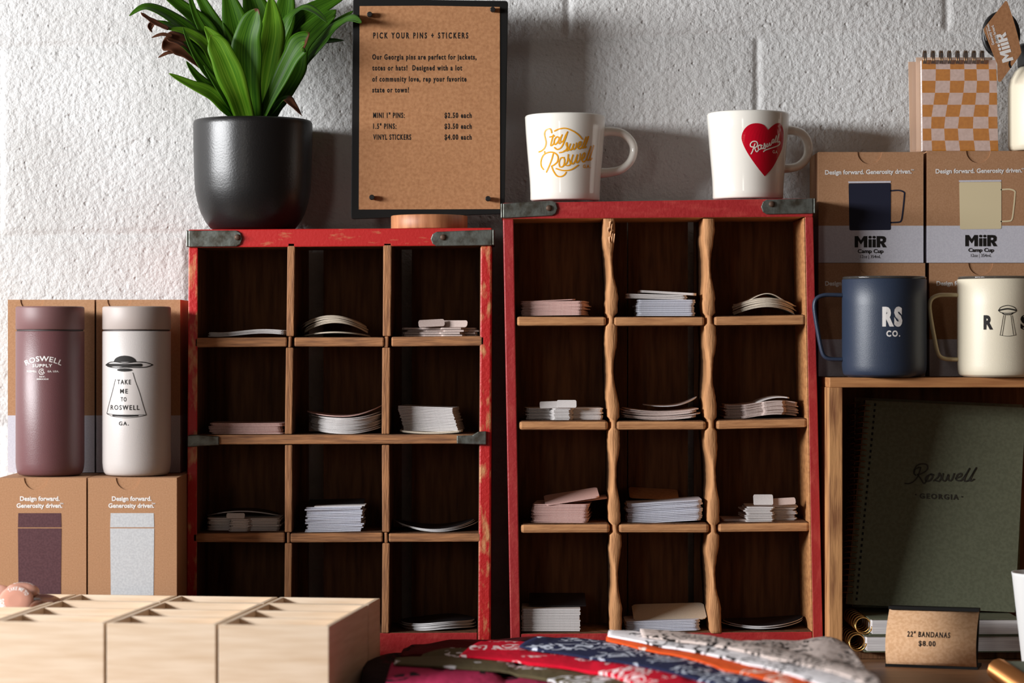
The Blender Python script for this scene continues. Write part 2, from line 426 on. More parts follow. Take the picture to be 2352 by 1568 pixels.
# bandana print: paisley-like curls
def cloth_mat(name, base, ink, amount=.5, ns=34.0, band=.5):
    m = bpy.data.materials.new(name)
    nt, b = nodes(m)
    L = nt.links.new
    tc = nt.nodes.new('ShaderNodeTexCoord')
    mp = nt.nodes.new('ShaderNodeMapping'); mp.inputs['Scale'].default_value = (1, .6, 1.0); L(tc.outputs['Object'], mp.inputs['Vector'])
    wob = nt.nodes.new('ShaderNodeTexNoise'); wob.inputs['Scale'].default_value = 60; L(mp.outputs['Vector'], wob.inputs['Vector'])
    mxv = nt.nodes.new('ShaderNodeMix'); mxv.data_type = 'RGBA'; mxv.blend_type = 'LINEAR_LIGHT'; mxv.inputs[0].default_value = .012
    L(mp.outputs['Vector'], mxv.inputs[6]); L(wob.outputs['Color'], mxv.inputs[7])
    vo = nt.nodes.new('ShaderNodeTexVoronoi'); vo.inputs['Scale'].default_value = ns; L(mxv.outputs[2], vo.inputs['Vector'])
    mu = nt.nodes.new('ShaderNodeMath'); mu.operation = 'MULTIPLY'; mu.inputs[1].default_value = 22; L(vo.outputs['Distance'], mu.inputs[0])
    si = nt.nodes.new('ShaderNodeMath'); si.operation = 'SINE'; L(mu.outputs[0], si.inputs[0])
    gt = nt.nodes.new('ShaderNodeMath'); gt.operation = 'GREATER_THAN'; gt.inputs[1].default_value = .35; L(si.outputs[0], gt.inputs[0])
    lo = nt.nodes.new('ShaderNodeTexNoise'); lo.inputs['Scale'].default_value = 22; lo.inputs['Detail'].default_value = 1; L(tc.outputs['Object'], lo.inputs['Vector'])
    g2 = nt.nodes.new('ShaderNodeMath'); g2.operation = 'GREATER_THAN'; g2.inputs[1].default_value = 1-amount; L(lo.outputs['Fac'], g2.inputs[0])
    an = nt.nodes.new('ShaderNodeMath'); an.operation = 'MULTIPLY'; L(gt.outputs[0], an.inputs[0]); L(g2.outputs[0], an.inputs[1])
    mx = nt.nodes.new('ShaderNodeMix'); mx.data_type = 'RGBA'; L(an.outputs[0], mx.inputs[0]); mx.inputs[6].default_value = base; mx.inputs[7].default_value = ink
    L(mx.outputs[2], b.inputs['Base Color'])
    b.inputs['Roughness'].default_value = .85; b.inputs['Specular IOR Level'].default_value = .15
    wv = nt.nodes.new('ShaderNodeTexNoise'); wv.inputs['Scale'].default_value = 90; L(tc.outputs['Object'], wv.inputs['Vector'])
    bp = nt.nodes.new('ShaderNodeBump'); bp.inputs['Distance'].default_value = .0015; L(wv.outputs['Fac'], bp.inputs['Height']); L(bp.outputs['Normal'], b.inputs['Normal'])
    return m

# ------------------------------------------------------------------ setting
WALL_Y = 0.127
def wall_lines(lo, hi, pitch, off):
    out = []
    k = math.floor((lo-off)/pitch)
    while True:
        j = off+k*pitch
        if j > hi+pitch: break
        out += [j+d for d in (-.011, -.008, -.006, -.004, -.002, 0, .002, .004, .006, .008, .011)]
        out += [j+.011+(pitch-.022)*q/6 for q in range(1, 6)]
        k += 1
    return sorted(p for p in out if lo <= p <= hi)
X0, X1, Z0, Z1 = -2.1, 2.3, -.9, 1.7
xl = [X0]+wall_lines(X0, X1, .2085, .27)+[X1]
zl = [Z0]+wall_lines(Z0, Z1, .207, .6605)+[Z1]
mb = MB()
def groove(d, wd, dep):
    return dep*math.exp(-(d/wd)**2)
for z in zl:
    for x in xl:
        zz = z
        row = math.floor((z-.6605)/.207)
        off = .27 if row % 2 else .27-.2085
        dz = abs(((z-.6605+.1035) % .207)-.1035)
        dx = abs(((x-off+.2085) % .417)-.2085)
        soft = .5+.5*math.sin(x*7.3+row*2.1)*.5
        g = max(groove(dz, .0052, .0017+.0010*soft), groove(dx, .004, .0026))
        # hand-laid courses run slightly uphill to the right
        mb.v.append((x, WALL_Y+g+.0008*math.sin(x*31+z*17), zz+.0172*(x+.12)))
nx = len(xl)
for j in range(len(zl)-1):
    for i in range(nx-1):
        a = j*nx+i
        mb.f.append([a, a+1, a+nx+1, a+nx]); mb.m.append(0); mb.sm.append(True)
back = struct('wall_back', mb, M['plaster'], recalc=False)
bpy.context.view_layer.objects  # (scene stays empty of helpers)

struct('floor', MB().box(-2.3, 2.4, -4.3, .3, -.95, -.9), M['floor'])
# side wall with a tall window opening, front wall with a narrow one
mb = MB()
xa, xb = -2.2, -2.1
wy0, wy1, wz0, wz1 = -1.9, -.38, .55, .99
mb.box(xa, xb, -4.3, wy0, -.9, 1.75); mb.box(xa, xb, wy1, .3, -.9, 1.75)
mb.box(xa, xb, wy0, wy1, -.9, wz0); mb.box(xa, xb, wy0, wy1, wz1, 1.75)
struct('wall_left', mb, M['wall_paint'])
mb = MB()
mb.box(-2.2, -1.5, -4.2, -4.12, -.9, 1.75); mb.box(-1.1, 2.3, -4.2, -4.12, -.9, 1.75)
mb.box(-1.5, -1.1, -4.2, -4.12, -.9, .2); mb.box(-1.5, -1.1, -4.2, -4.12, 1.5, 1.75)
struct('wall_front', mb, M['wall_paint'])
mb = MB()
for yy in (wy0, -.98, wy1-.03): mb.box(-2.17, -2.14, yy, yy+.03, wz0, wz1)
for zz in (wz0, wz1-.03): mb.box(-2.17, -2.14, wy0, wy1, zz, zz+.03)
struct('window_1', mb, M['frame_paint'])
mb = MB()
for xx in (-1.5, -1.13): mb.box(xx, xx+.03, -4.18, -4.14, .2, 1.5)
for zz in (.2, 1.47): mb.box(-1.5, -1.1, -4.18, -4.14, zz, zz+.03)
struct('window_2', mb, M['frame_paint'])

# table the whole display stands on
t = thing('display_table', 'brown wooden display table under the whole arrangement, bare at the lower right', 'table', (0, -.2, -.9))
build('table_top', MB().box(-.95, 1.0, -.52, .122, -.035, 0), M['table'], t, bevel=.003)
for sx in (-.9, .9):
    for sy in (-.46, .06):
        build('leg', MB().box(sx-.03, sx+.03, sy-.03, sy+.03, -.9, -.035), M['table'], t)

# ------------------------------------------------------------------ red bottle crates
def bracket(crate, x0, x1, yt, yb, yt1, yb1, right, rivet):
    """zinc corner strap with one rounded end; (x0 outer end)"""
    mb = MB()
    r = (yb-yt)/2
    pts = []
    s = 1 if not right else -1
    pts = [(x0, yt), (x1-s*r*.75, yt1), (x1-s*r*.25, yt1+r*.3), (x1, (yt1+yb1)/2), (x1-s*r*.25, yb1-r*.3), (x1-s*r*.75, yb1), (x0, yb)]
    mb.slab(pts, -.0022, .0001)
    # wraps round the side of the crate
    a = W(x0, yt, 0); c = W(x0, yb, 0)
    xo = a[0]
    mb.box(xo-.0022 if not right else xo, xo if not right else xo+.0022, -.0022, .055, c[2], a[2])
    b = build('corner_bracket', mb, M['zinc'], crate, bevel=.0008)
    rx, ry = rivet
    p = W(rx, ry, 0)
    m2 = MB()
    pr = [(.0032, 0), (.0032, .0014), (.0024, .0022), (.0008, .0026)]
    k = [(r_*math.cos(2*PI*i/16), r_*math.sin(2*PI*i/16), h) for r_, h in pr for i in range(16)]
    m2.add([(p[0]+u, p[1]-.0022-h, p[2]+v) for u, v, h in k], [[j*16+i, j*16+(i+1) % 16, (j+1)*16+(i+1) % 16, (j+1)*16+i] for j in range(3) for i in range(16)]+[[48+i for i in range(16)]], 0, True)
    build('rivet', m2, M['rust'], b)

DEP = .1
cL = thing('pigeonhole_crate', 'bright red worn wooden crate of twelve cells, lower of the two, under the potted plant', 'crate', W(781, 1505, .05)[:2]+(0,), 'red wooden bottle crates')
ZB = 784+CZ*F/2.7     # pixel row of the table at the crate fronts
build('top_board', MB().slab([(433, 527), (1130, 523), (1130, 564), (433, 569)], 0, DEP, 0, [0, 0, 1, 0]), [M['red_h'], M['inner_wood']], cL, bevel=.0012)
build('side_board', MB().slab([(433, 569), (455, 569), (452, ZB), (428, ZB)], 0, DEP, 0, [0, 1, 0, 0]), [M['red'], M['inner_wood']], cL, bevel=.0012)
build('side_board', MB().slab([(1103, 565), (1130, 564), (1127, ZB), (1097, ZB)], 0, DEP, 0, [0, 0, 0, 1]), [M['red'], M['inner_wood']], cL, bevel=.002)
build('bottom_board', MB().slab([(452, 1454), (1097, 1452), (1097, ZB), (452, ZB)], .001, DEP, 0, [1, 0, 0, 0]), [M['dark_red_h'], M['inner_wood']], cL, bevel=.0012)
for pts in ([(659, 557), (677, 557), (673, 785), (657, 785)], ):
    pass
for top, bot in (((659, 677), (651, 668)), ((879, 899), (876, 893))):
    mb = MB()
    ys = [557, 772, 798, 997]
    ys2 = [1021, 1222, 1247, 1454]
    for yy in (ys, ys2):
        for a, c in zip(yy[:-1], yy[1:]):
            def xx(q, s_):
                f = (q-557)/(1454-557); wb = 1.2*math.sin(q*.037+top[0])
                return top[s_]+(bot[s_]-top[s_])*f+wb
            joint = (a, c) in ((772, 798), (1222, 1247))
            n = 5 if joint else 0
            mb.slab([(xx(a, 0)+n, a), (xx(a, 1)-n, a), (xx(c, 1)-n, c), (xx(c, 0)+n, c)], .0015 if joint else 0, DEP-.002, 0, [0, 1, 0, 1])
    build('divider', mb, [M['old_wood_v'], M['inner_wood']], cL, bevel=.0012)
def shelf(crate, segs, mats, y0=0.0, bv=.0016):
    mb = MB()
    for (x0, x1, ya, yb, yc, yd) in segs:
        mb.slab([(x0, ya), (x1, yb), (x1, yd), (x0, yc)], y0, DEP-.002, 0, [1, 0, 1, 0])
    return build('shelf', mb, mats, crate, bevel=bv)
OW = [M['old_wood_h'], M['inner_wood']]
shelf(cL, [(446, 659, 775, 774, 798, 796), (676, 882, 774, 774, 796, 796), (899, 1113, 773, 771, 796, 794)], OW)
s2 = shelf(cL, [(433, 1115, 998, 997, 1021, 1019)], OW, -.003)
shelf(cL, [(442, 654, 1224, 1222, 1245, 1246), (667, 879, 1224, 1222, 1246, 1245), (893, 1104, 1224, 1224, 1245, 1244)], OW)
for pts in ([(430, 1000), (452, 998), (503, 1002), (503, 1022), (452, 1025), (430, 1027)], [(1049, 1000), (1085, 999), (1098, 991), (1117, 990), (1117, 1021), (1049, 1019)]):
    build('metal_strap', MB().slab(pts, -.0056, .0), M['zinc'], s2, bevel=.001)
bracket(cL, 433, 557, 529, 567, 529, 566, False, (546, 545))
bracket(cL, 1131, 989, 527, 563, 532, 565, True, (1018, 545))
def slat(crate, x0, x1, y0p, y1p):
    a = W(x0, y0p, DEP); b = W(x1, y1p, DEP)
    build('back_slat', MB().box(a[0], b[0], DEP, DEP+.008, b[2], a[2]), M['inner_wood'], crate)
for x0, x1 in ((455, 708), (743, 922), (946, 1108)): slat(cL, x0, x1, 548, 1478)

cR = thing('pigeonhole_crate', 'darker red wooden crate with hourglass worn dividers, taller one under the two white mugs', 'crate', W(1522, 1505, .05)[:2]+(0,), 'red wooden bottle crates')
build('top_board', MB().slab([(1155, 466), (1868, 455), (1868, 498), (1155, 503)], 0, DEP, 0, [0, 0, 1, 0]), [M['dark_red_h'], M['crate_wood']], cR, bevel=.0012)
build('side_board', MB().slab([(1155, 503), (1180, 503), (1196, ZB), (1173, ZB)], 0, DEP, 0, [0, 1, 0, 0]), [M['dark_red'], M['inner_wood']], cR, bevel=.0012)
mb = MB().slab([(1849, 498), (1868, 498), (1891, ZB), (1868, ZB)], 0, DEP, 0, [0, 0, 0, 1])
mb.slab([(1845, 500), (1849, 500), (1868, 1450), (1863, 1450)], .0004, DEP, 1)
build('side_board', mb, [M['dark_red'], M['crate_wood']], cR, bevel=.0008)
build('bottom_board', MB().slab([(1196, 1455), (1866, 1450), (1867, ZB), (1196, ZB)], .001, DEP, 0, [1, 0, 0, 0]), [M['dark_red_h'], M['inner_wood']], cR, bevel=.0012)
# hourglass dividers: front edge rubbed thin in the middle of every cell
def hourglass(xt, xb, seed):
    mb = MB(); rr = random.Random(seed)
    joints = [737, 977, 1213]; mids = [613, 852, 1092, 1330]
    rows = []
    y = 502
    while y <= 1456:
        d = min(abs(y-m) for m in mids)
        wd = 9+17*min(1, max(0, (d-12)/62))**1.0 if d < 74 else 26
        t_ = min(1, max(0, (d-12)/62)); wd = 9+17*(t_*t_*(3-2*t_))
        if min(abs(y-j) for j in joints) < 13: wd = 12
        c = xt+(xb-xt)*(y-505)/945+1.5*math.sin(y*.02+seed)+(3*math.sin((y-613)/60) if d < 74 else 0)*.6
        rows.append((y, c+rr.uniform(-.5, .5), wd+rr.uniform(-.6, .6)))
        y += 8
    k = len(rows)
    ring = []
    for y, c, wd in rows:
        a = W(c-wd/2, y, 0); b = W(c+wd/2, y, 0); a2 = W(c-13, y, .022); b2 = W(c+13, y, .022)
        mid = W(c, y, 0)
        rd = min(.0018, (b[0]-a[0])*.3)
        zz = a[2]
        fl = (c-1176)*2.7/F
        L13 = 13*2.7/F
        ring.append([(a[0], .0018, zz), (a[0]+rd, 0, zz), (b[0]-rd, 0, zz), (b[0], .0018, zz), (b[0]*.5+(fl+L13)*.5, .06, zz), (fl+L13, DEP-.002, zz), (fl-L13, DEP-.002, zz), (a[0]*.5+(fl-L13)*.5, .06, zz)])
    n = 8
    vs = [p for r in ring for p in r]
    for j in range(k-1):
        for i in range(n):
            i2 = (i+1) % n
            mb.f.append([j*n+i, j*n+i2, (j+1)*n+i2, (j+1)*n+i]); mb.m.append(1 if i in (4, 5, 6) else 0); mb.sm.append(True)
    mb.v = vs
    mb.f.append(list(range(n))); mb.m.append(0); mb.sm.append(False)
    mb.f.append([(k-1)*n+i for i in range(n)]); mb.m.append(0); mb.sm.append(False)
    return build('divider', mb, [M['new_wood_v'], M['inner_wood']], cR)
d1 = hourglass(1401, 1417, 1); hourglass(1627, 1643, 4)
# torn splinters at the top of the first worn divider
mb = MB()
for q in range(7):
    p = Vector(W(1394+rnd.random()*14, 508+q*6+rnd.random()*6, -.0005)); l = .006+rnd.random()*.004
    mb.add([p, p+Vector((.0022, -.0012, .001)), p+Vector((.0012+rnd.uniform(-.001, .001), -.002, -l)), p+Vector((.001, .001, -l*.4))], [(0, 1, 2), (0, 2, 3), (0, 3, 1), (1, 3, 2)])
build('torn_splinters', mb, M['crate_wood_v'], d1)
NW = [M['new_wood_h'], M['inner_wood']]
shelf(cR, [(1187, 1392, 726, 727, 749, 748), (1409, 1618, 727, 727, 749, 748), (1640, 1850, 726, 722, 748, 746)], NW, bv=.0026)
shelf(cR, [(1192, 1397, 966, 966, 988, 988), (1414, 1622, 966, 966, 988, 987), (1645, 1855, 964, 960, 987, 982)], NW, bv=.0032)
shelf(cR, [(1196, 1401, 1203, 1202, 1225, 1224), (1420, 1629, 1202, 1202, 1224, 1224), (1649, 1860, 1201, 1198, 1223, 1221)], NW, bv=.0032)
bracket(cR, 1155, 1281, 467, 501, 461, 495, False, (1261, 478))
bracket(cR, 1868, 1748, 455, 490, 458, 492, True, (1772, 469))
for x0, x1 in ((1180, 1440), (1443, 1580), (1594, 1850)): slat(cR, x0, x1, 480, 1478)

# ------------------------------------------------------------------ sticker stacks
def sticker_mesh(wd, dp, t, shape, bend, mats, name='sticker', n=36):
    """one die-cut sheet, origin at the middle of its front edge; bend(u) is its rise across the width, u in -1..1"""
    mb = MB()
    rows = []
    for i in range(n+1):
        u = -1+2*i/n
        x = u*wd/2
        if shape == 'rect':
            r = .16; e = max(0, (abs(u)-(1-r))/r); yf = (1-math.sqrt(max(0, 1-e*e)))*wd*r*.5
            yb = dp-yf
        elif shape == 'square':
            yf = 0; yb = dp
        elif shape == 'round':
            h = math.sqrt(max(.004, 1-u*u)); yf = dp/2*(1-h); yb = dp-yf
        else:  # lobed: list of (u0, u1, setback)
            yf = dp*.75
            for a, b_, sb in shape:
                if a <= u <= b_:
                    e = min(u-a, b_-u)/.06
                    yf = min(yf, sb+(.004*(1-min(1, e))))
            yb = dp
        z = bend(u)
        rows.append((x, yf, yb, z))
    vs = []
    for x, yf, yb, z in rows:
        vs += [(x, yf, z), (x, yf, z+t), (x, yb, z+t), (x, yb, z)]
    fs = []; ms = []
    for i in range(n):
        a = i*4; b_ = a+4
        for q, mi in ((0, 1), (1, 0), (2, 1), (3, 0)):
            q2 = (q+1) % 4
            fs.append([a+q, a+q2, b_+q2, b_+q]); ms.append(mi)
    fs.append([0, 3, 2, 1]); ms.append(1); fs.append([n*4, n*4+1, n*4+2, n*4+3]); ms.append(1)
    me = bpy.data.meshes.new(name)
    me.from_pydata(vs, [], fs)
    for m in mats: me.materials.append(m)
    me.polygons.foreach_set('material_index', ms)
    import bmesh
    bm = bmesh.new(); bm.from_mesh(me); bmesh.ops.recalc_face_normals(bm, faces=bm.faces); bm.to_mesh(me); bm.free()
    return me
def arch(h): return lambda u: h*(1-u*u)
def bowl(h, k=0.0): return lambda u: h*u*u+k*max(0, u)**2
def level(u): return 0.0
def wave(h): return lambda u: h*(.5+.5*math.sin(u*2.6+.4))
def stack(x0, x1, yb, yt, n, label, mats, shape='rect', dp=.062, bend=level, hb=0, jit=.0012, rz=2.0, yaw=0.0, roll=0.0, fan=(0, 0), y0=.012, top=()):
    """n stickers piled between pixels x0..x1, from row yb up to row yt; top: extra loose ones (dx px, dy m, roll deg, yaw deg)"""
    d = y0-CY
    wd = (x1-x0)*d/F
    base = CZ+(784-yb)*d/F+.0004
    H = (yb-yt)*d/F-hb
    pitch = H/n
    t = pitch*.8
    me = sticker_mesh(wd, dp, t, shape, bend, mats)
    rr = random.Random(int(x0*7+yb))
    cx = ((x0+x1)/2-1176)*d/F
    first = None
    for i in range(n):
        f = i/max(1, n-1)
        if first is None:
            o = bpy.data.objects.new('sticker', me); COL.objects.link(o); first = o
        else:
            o = first.copy(); COL.objects.link(o)
        o.location = (cx+rr.uniform(-jit, jit)+fan[0]*f, y0+rr.uniform(0, jit)+fan[1]*f, base+i*pitch)
        o.rotation_euler = (0, math.radians(roll), math.radians(yaw+rr.uniform(-rz, rz)))
        tag(o, label, 'sticker', label_group(label))
    return base+H, wd, t
def label_group(l): return 'stickers of the '+l.split(' in the ', 1)[1] if ' in the ' in l else l
def loose(x0, x1, yb, label, mats, shape='rect', dp=.06, bend=level, y0=.02, yaw=0, roll=0, t=.0009, pitch=0.0, z=None):
    d = y0-CY
    me = sticker_mesh((x1-x0)*d/F, dp, t, shape, bend, mats)
    o = bpy.data.objects.new('sticker', me); COL.objects.link(o)
    o.location = (((x0+x1)/2-1176)*d/F, y0, CZ+(784-yb)*d/F if z is None else z)
    o.rotation_euler = (math.radians(pitch), math.radians(roll), math.radians(yaw))
    tag(o, label, 'sticker')
    return o
WH = [M['st_white'], M['st_white']]; PK = [M['st_pink'], M['st_pink']]; CR = [M['st_cream'], M['st_cream']]; BL = [M['st_blue'], M['st_blue']]; PL = [M['st_pale'], M['st_pale']]
KW = [M['st_black'], M['st_edge']]; KK = [M['st_black'], M['st_black']]
LOBE = [(-1, -.3, .016), (-.36, .2, 0.0), (.14, 1, .010)]
LOBE2 = [(-1, -.05, .012), (-.5, .1, .004), (0, .62, 0.0), (.5, 1, .013)]
# left crate
stack(478, 657, 774, 756, 4, 'white slightly wavy sheet sticker in the thin pile of the bright crate top left cell', WH, 'rect', bend=wave(.0035), hb=.0035)
stack(692, 846, 774, 764, 3, 'pale sticker lying nearly flat under the humped pile, bright crate top middle cell', CR, 'round', dp=.07, bend=arch(.004), hb=.003)
stack(694, 842, 766, 724, 8, 'cream arched sticker in the humped pile of the bright crate top middle cell', CR, 'round', dp=.07, bend=arch(.011), hb=.011, fan=(-.004, .004))
stack(925, 1097, 773, 752, 4, 'white die-cut sticker in the low pile of the bright crate top right cell', PL, LOBE2, dp=.07, jit=.004, rz=5, y0=.014)
loose(962, 1022, 751, 'pale die-cut sticker tipped on the pile, bright crate top right cell', PL, 'rect', dp=0.0085, y0=0.014, t=.0012, pitch=62, yaw=8, roll=-3)
loose(1010, 1074, 752, 'small pale die-cut sticker lying beside the tipped one, bright crate top right cell', PL, 'rect', dp=0.008, y0=0.02, t=.0012, pitch=62, yaw=-14)
stack(481, 651, 997, 972, 7, 'pinkish white rectangular sticker in the neat flat pile of the bright crate second row left', PK, 'rect', jit=.0018, rz=1.5)
stack(712, 876, 997, 948, 12, 'white round sticker in the thick curled pile of the bright crate second row middle', WH, 'round', dp=.075, bend=bowl(.003, .004), hb=.0055, rz=3)
loose(700, 878, 957, 'blush round sticker curling up on top of the curled pile, second row middle', PK, 'round', dp=.07, bend=bowl(.0045, .0075), y0=.012)
stack(926, 1052, 991, 934, 16, 'white rectangular sticker in the tall leaning pile of the bright crate second row right', WH, 'square', dp=.05, yaw=-7, fan=(-.006, 0), jit=.0007, rz=.8, roll=2.0, y0=.02)
loose(918, 1062, 996, 'cream sticker curled upwards under the tall leaning pile, second row right', CR, 'rect', dp=.06, bend=bowl(.002), y0=.012, t=.002)
stack(472, 640, 1221, 1192, 8, 'white lobed die-cut sticker in the pile of the bright crate third row left', WH, LOBE, dp=.066, jit=.0012, rz=2)
loose(520, 562, 1191, 'small white tab sticker lying on the lobed pile, third row left', WH, 'rect', dp=0.006, y0=0.012, t=.0012, pitch=62)
loose(470, 640, 1188, 'dark round sticker with pale edge behind the lobed pile, third row left', KW, 'round', dp=.05, bend=arch(.006), y0=.04, t=.0012)
stack(704, 832, 1222, 1164, 15, 'white card sticker in the tall untidy pile, bright crate third row middle', BL, 'square', dp=.05, jit=.0022, rz=2.5, roll=-1.2)
loose(706, 834, 1164, 'black card sticker on top of the tall untidy pile, third row middle', KK, 'square', dp=.035, y0=.03, pitch=9, t=.001, roll=-1.2)
loose(722, 838, 1163, 'white square sticker slid right on top of the untidy pile, third row middle', WH, 'square', dp=.03, y0=.016, t=.001, roll=-1.2)
stack(906, 1092, 1222, 1217, 3, 'black round sticker with white edge curled up in the bright crate third row right cell', KW, 'round', dp=.08, bend=bowl(.008), hb=-.0008, jit=.0015)
stack(918, 1090, 1451, 1432, 5, 'black round sticker in the flat pile of the bright crate bottom right cell', KW, 'round', dp=.085, bend=wave(.003), hb=.001, jit=.002)
# right crate
stack(1196, 1340, 725, 692, 10, 'pink rectangular sticker in the pile of the dark crate top left cell', PK, 'rect', dp=.07, yaw=-8, jit=.0012, roll=-.6)
loose(1196, 1322, 691, 'pink sticker lifting on top of the pile, dark crate top left cell', PK, 'rect', dp=.07, y0=.018, roll=-2.5)
stack(1463, 1597, 726, 688, 9, 'white rectangular sticker in the upright pile of the dark crate top middle cell', BL, 'rect', dp=.06, jit=.0012, rz=1.5)
stack(1440, 1578, 687, 676, 3, 'white sticker slid left on top in the dark crate top middle cell', WH, 'rect', dp=.06, roll=1.5, jit=.001)
loose(1470, 1600, 675, 'white sticker tilted down to the right crowning the dark crate top middle pile', WH, 'rect', dp=.06, y0=.02, roll=3.2, t=.0025)
stack(1690, 1832, 723, 688, 9, 'cream arched sticker in the humped pile of the dark crate top right cell', CR, 'round', dp=.07, bend=arch(.008), hb=.006, rz=3)
loose(1690, 1836, 688, 'cream sticker with upturned right end on the hump of the dark crate top right cell', CR, 'round', dp=.06, bend=lambda u: .006*math.cos(u*3.2), y0=.014, roll=1.5)
stack(1212, 1388, 965, 938, 8, 'white lobed die-cut sticker in the pile of the dark crate second row left', WH, LOBE, dp=.066, jit=.002, rz=3)
loose(1240, 1282, 938, 'white blunt tab sticker left on the lobed pile, dark crate second row left', WH, 'rect', dp=0.008, y0=0.018, t=.0012, pitch=62, roll=-2)
loose(1279, 1324, 937, 'white blunt tab sticker highest on the lobed pile, dark crate second row left', WH, 'rect', dp=0.009, y0=0.012, t=.0012, pitch=62)
stack(1432, 1600, 965, 938, 8, 'pale sticker in the loose curled pile of the dark crate second row middle', PL, 'rect', dp=.07, bend=bowl(.003), hb=.003, jit=.004, rz=7)
loose(1480, 1606, 933, 'brown backed sticker curling up right on the loose pile, dark crate second row middle', [M['st_pale'], M['st_edge']], 'round', dp=.06, bend=bowl(.003, .004), y0=.024, roll=-4)
stack(1668, 1836, 963, 920, 11, 'blush lobed sticker in the wavy pile of the dark crate second row right', PL, LOBE2, dp=.066, bend=wave(.005), hb=.005, jit=.0016, rz=3)
loose(1738, 1814, 921, 'white sticker arching over the wavy pile, dark crate second row right', WH, 'rect', dp=.05, bend=arch(.003), y0=.018, roll=-9, t=.0014)
stack(1220, 1350, 1201, 1158, 12, 'pink rectangular sticker in the pile of the dark crate third row left', PK, 'rect', dp=.07, yaw=-4, jit=.0014, rz=2)
loose(1252, 1378, 1152, 'pink sticker sloping up to the right on the dark crate third row left pile', PK, 'rect', dp=.05, y0=.012, roll=-9, t=.0014, pitch=8)
loose(1312, 1396, 1150, 'dusky pink sticker jutting right from the dark crate third row left pile', PK, 'rect', dp=.06, y0=.03, roll=-7)
stack(1440, 1612, 1200, 1152, 12, 'white rectangular sticker in the pile sloping up right, dark crate third row middle', BL, 'rect', dp=.06, roll=-3.2, jit=.0016, rz=1.5)
loose(1446, 1560, 1148, 'black edged card sticker leaning behind the sloping pile, dark crate third row middle', [M['kraft_paper'], M['st_black']], 'rect', dp=.04, y0=.055, roll=3, pitch=14)
stack(1712, 1832, 1199, 1164, 9, 'white lobed die-cut sticker in the pile of the dark crate third row right', WH, [(-1, .1, .0), (.0, 1, .014)], dp=.06, jit=.0022, rz=3)
loose(1660, 1760, 1197, 'pale blunt sticker under the lobed pile at its left, dark crate third row right', PL, 'rect', dp=.05, y0=.02, t=.0024)
loose(1731, 1776, 1160, 'white tab sticker standing proud on the lobed pile, dark crate third row right', WH, 'rect', dp=0.012, y0=0.013, t=.0012, pitch=62)
loose(1772, 1828, 1160, 'pale tab sticker right of the proud one, dark crate third row right', PL, 'rect', dp=0.008, y0=0.018, t=.0012, pitch=62, roll=-3)
stack(1198, 1332, 1450, 1398, 14, 'white rectangular sticker in the tall neat pile of the dark crate bottom left cell', WH, 'square', dp=.06, jit=.0006, rz=.8)
loose(1216, 1346, 1392, 'black card sticker on the tall neat pile, dark crate bottom left cell', KK, 'square', dp=.05, y0=.03, pitch=10)
stack(1438, 1608, 1450, 1425, 7, 'pale green white sticker in the tilted pile of the dark crate bottom middle cell', BL, 'rect', dp=.055, roll=-1.5, jit=.001, rz=1.2)
loose(1456, 1624, 1424, 'pale sticker lifted behind the tilted pile, dark crate bottom middle cell', CR, 'rect', dp=.05, y0=.024, pitch=14, roll=-1.5)
stack(1664, 1848, 1449, 1443, 3, 'black round sticker curled up in the dark crate bottom right cell', KW, 'round', dp=.085, bend=lambda u: .004*(u*u)+.002*u+.002, hb=-.0006, jit=.002)

# ------------------------------------------------------------------ potted plant on the left crate
PZ = CZ+(784-524)*2.7/F+.0006
PC = (W(581, 0, .056)[0], .056)
pl = thing('potted_plant', 'leafy green plant in a black pot standing on the lower red crate', 'potted plant', (PC[0], PC[1], PZ))
K = (PC[1]-CY)/F
hw = [(0, 522), (90, 522), (97, 519), (108, 505), (119, 484), (128, 455), (132.5, 430), (134.5, 390), (136, 330), (136.5, 285), (136, 277), (133, 272), (129.5, 271), (127, 275), (126, 300)]
prof = [(h*K, (522-y)*K) for h, y in hw]
build('pot', MB().lathe(prof, (PC[0], PC[1], PZ), 96, cap0=False, cap1=False), M['pot_black'], pl)
build('soil', MB().lathe([(126.4*K, (522-298)*K), (60*K, (522-294)*K), (5*K, (522-290)*K)], (PC[0], PC[1], PZ), 40), M['soil'], pl)
build('dry_flake', MB().slab([(505, 303), (511, 301), (513, 307), (509, 315), (505, 309)], .0008, .003), M['kraft'], pl)
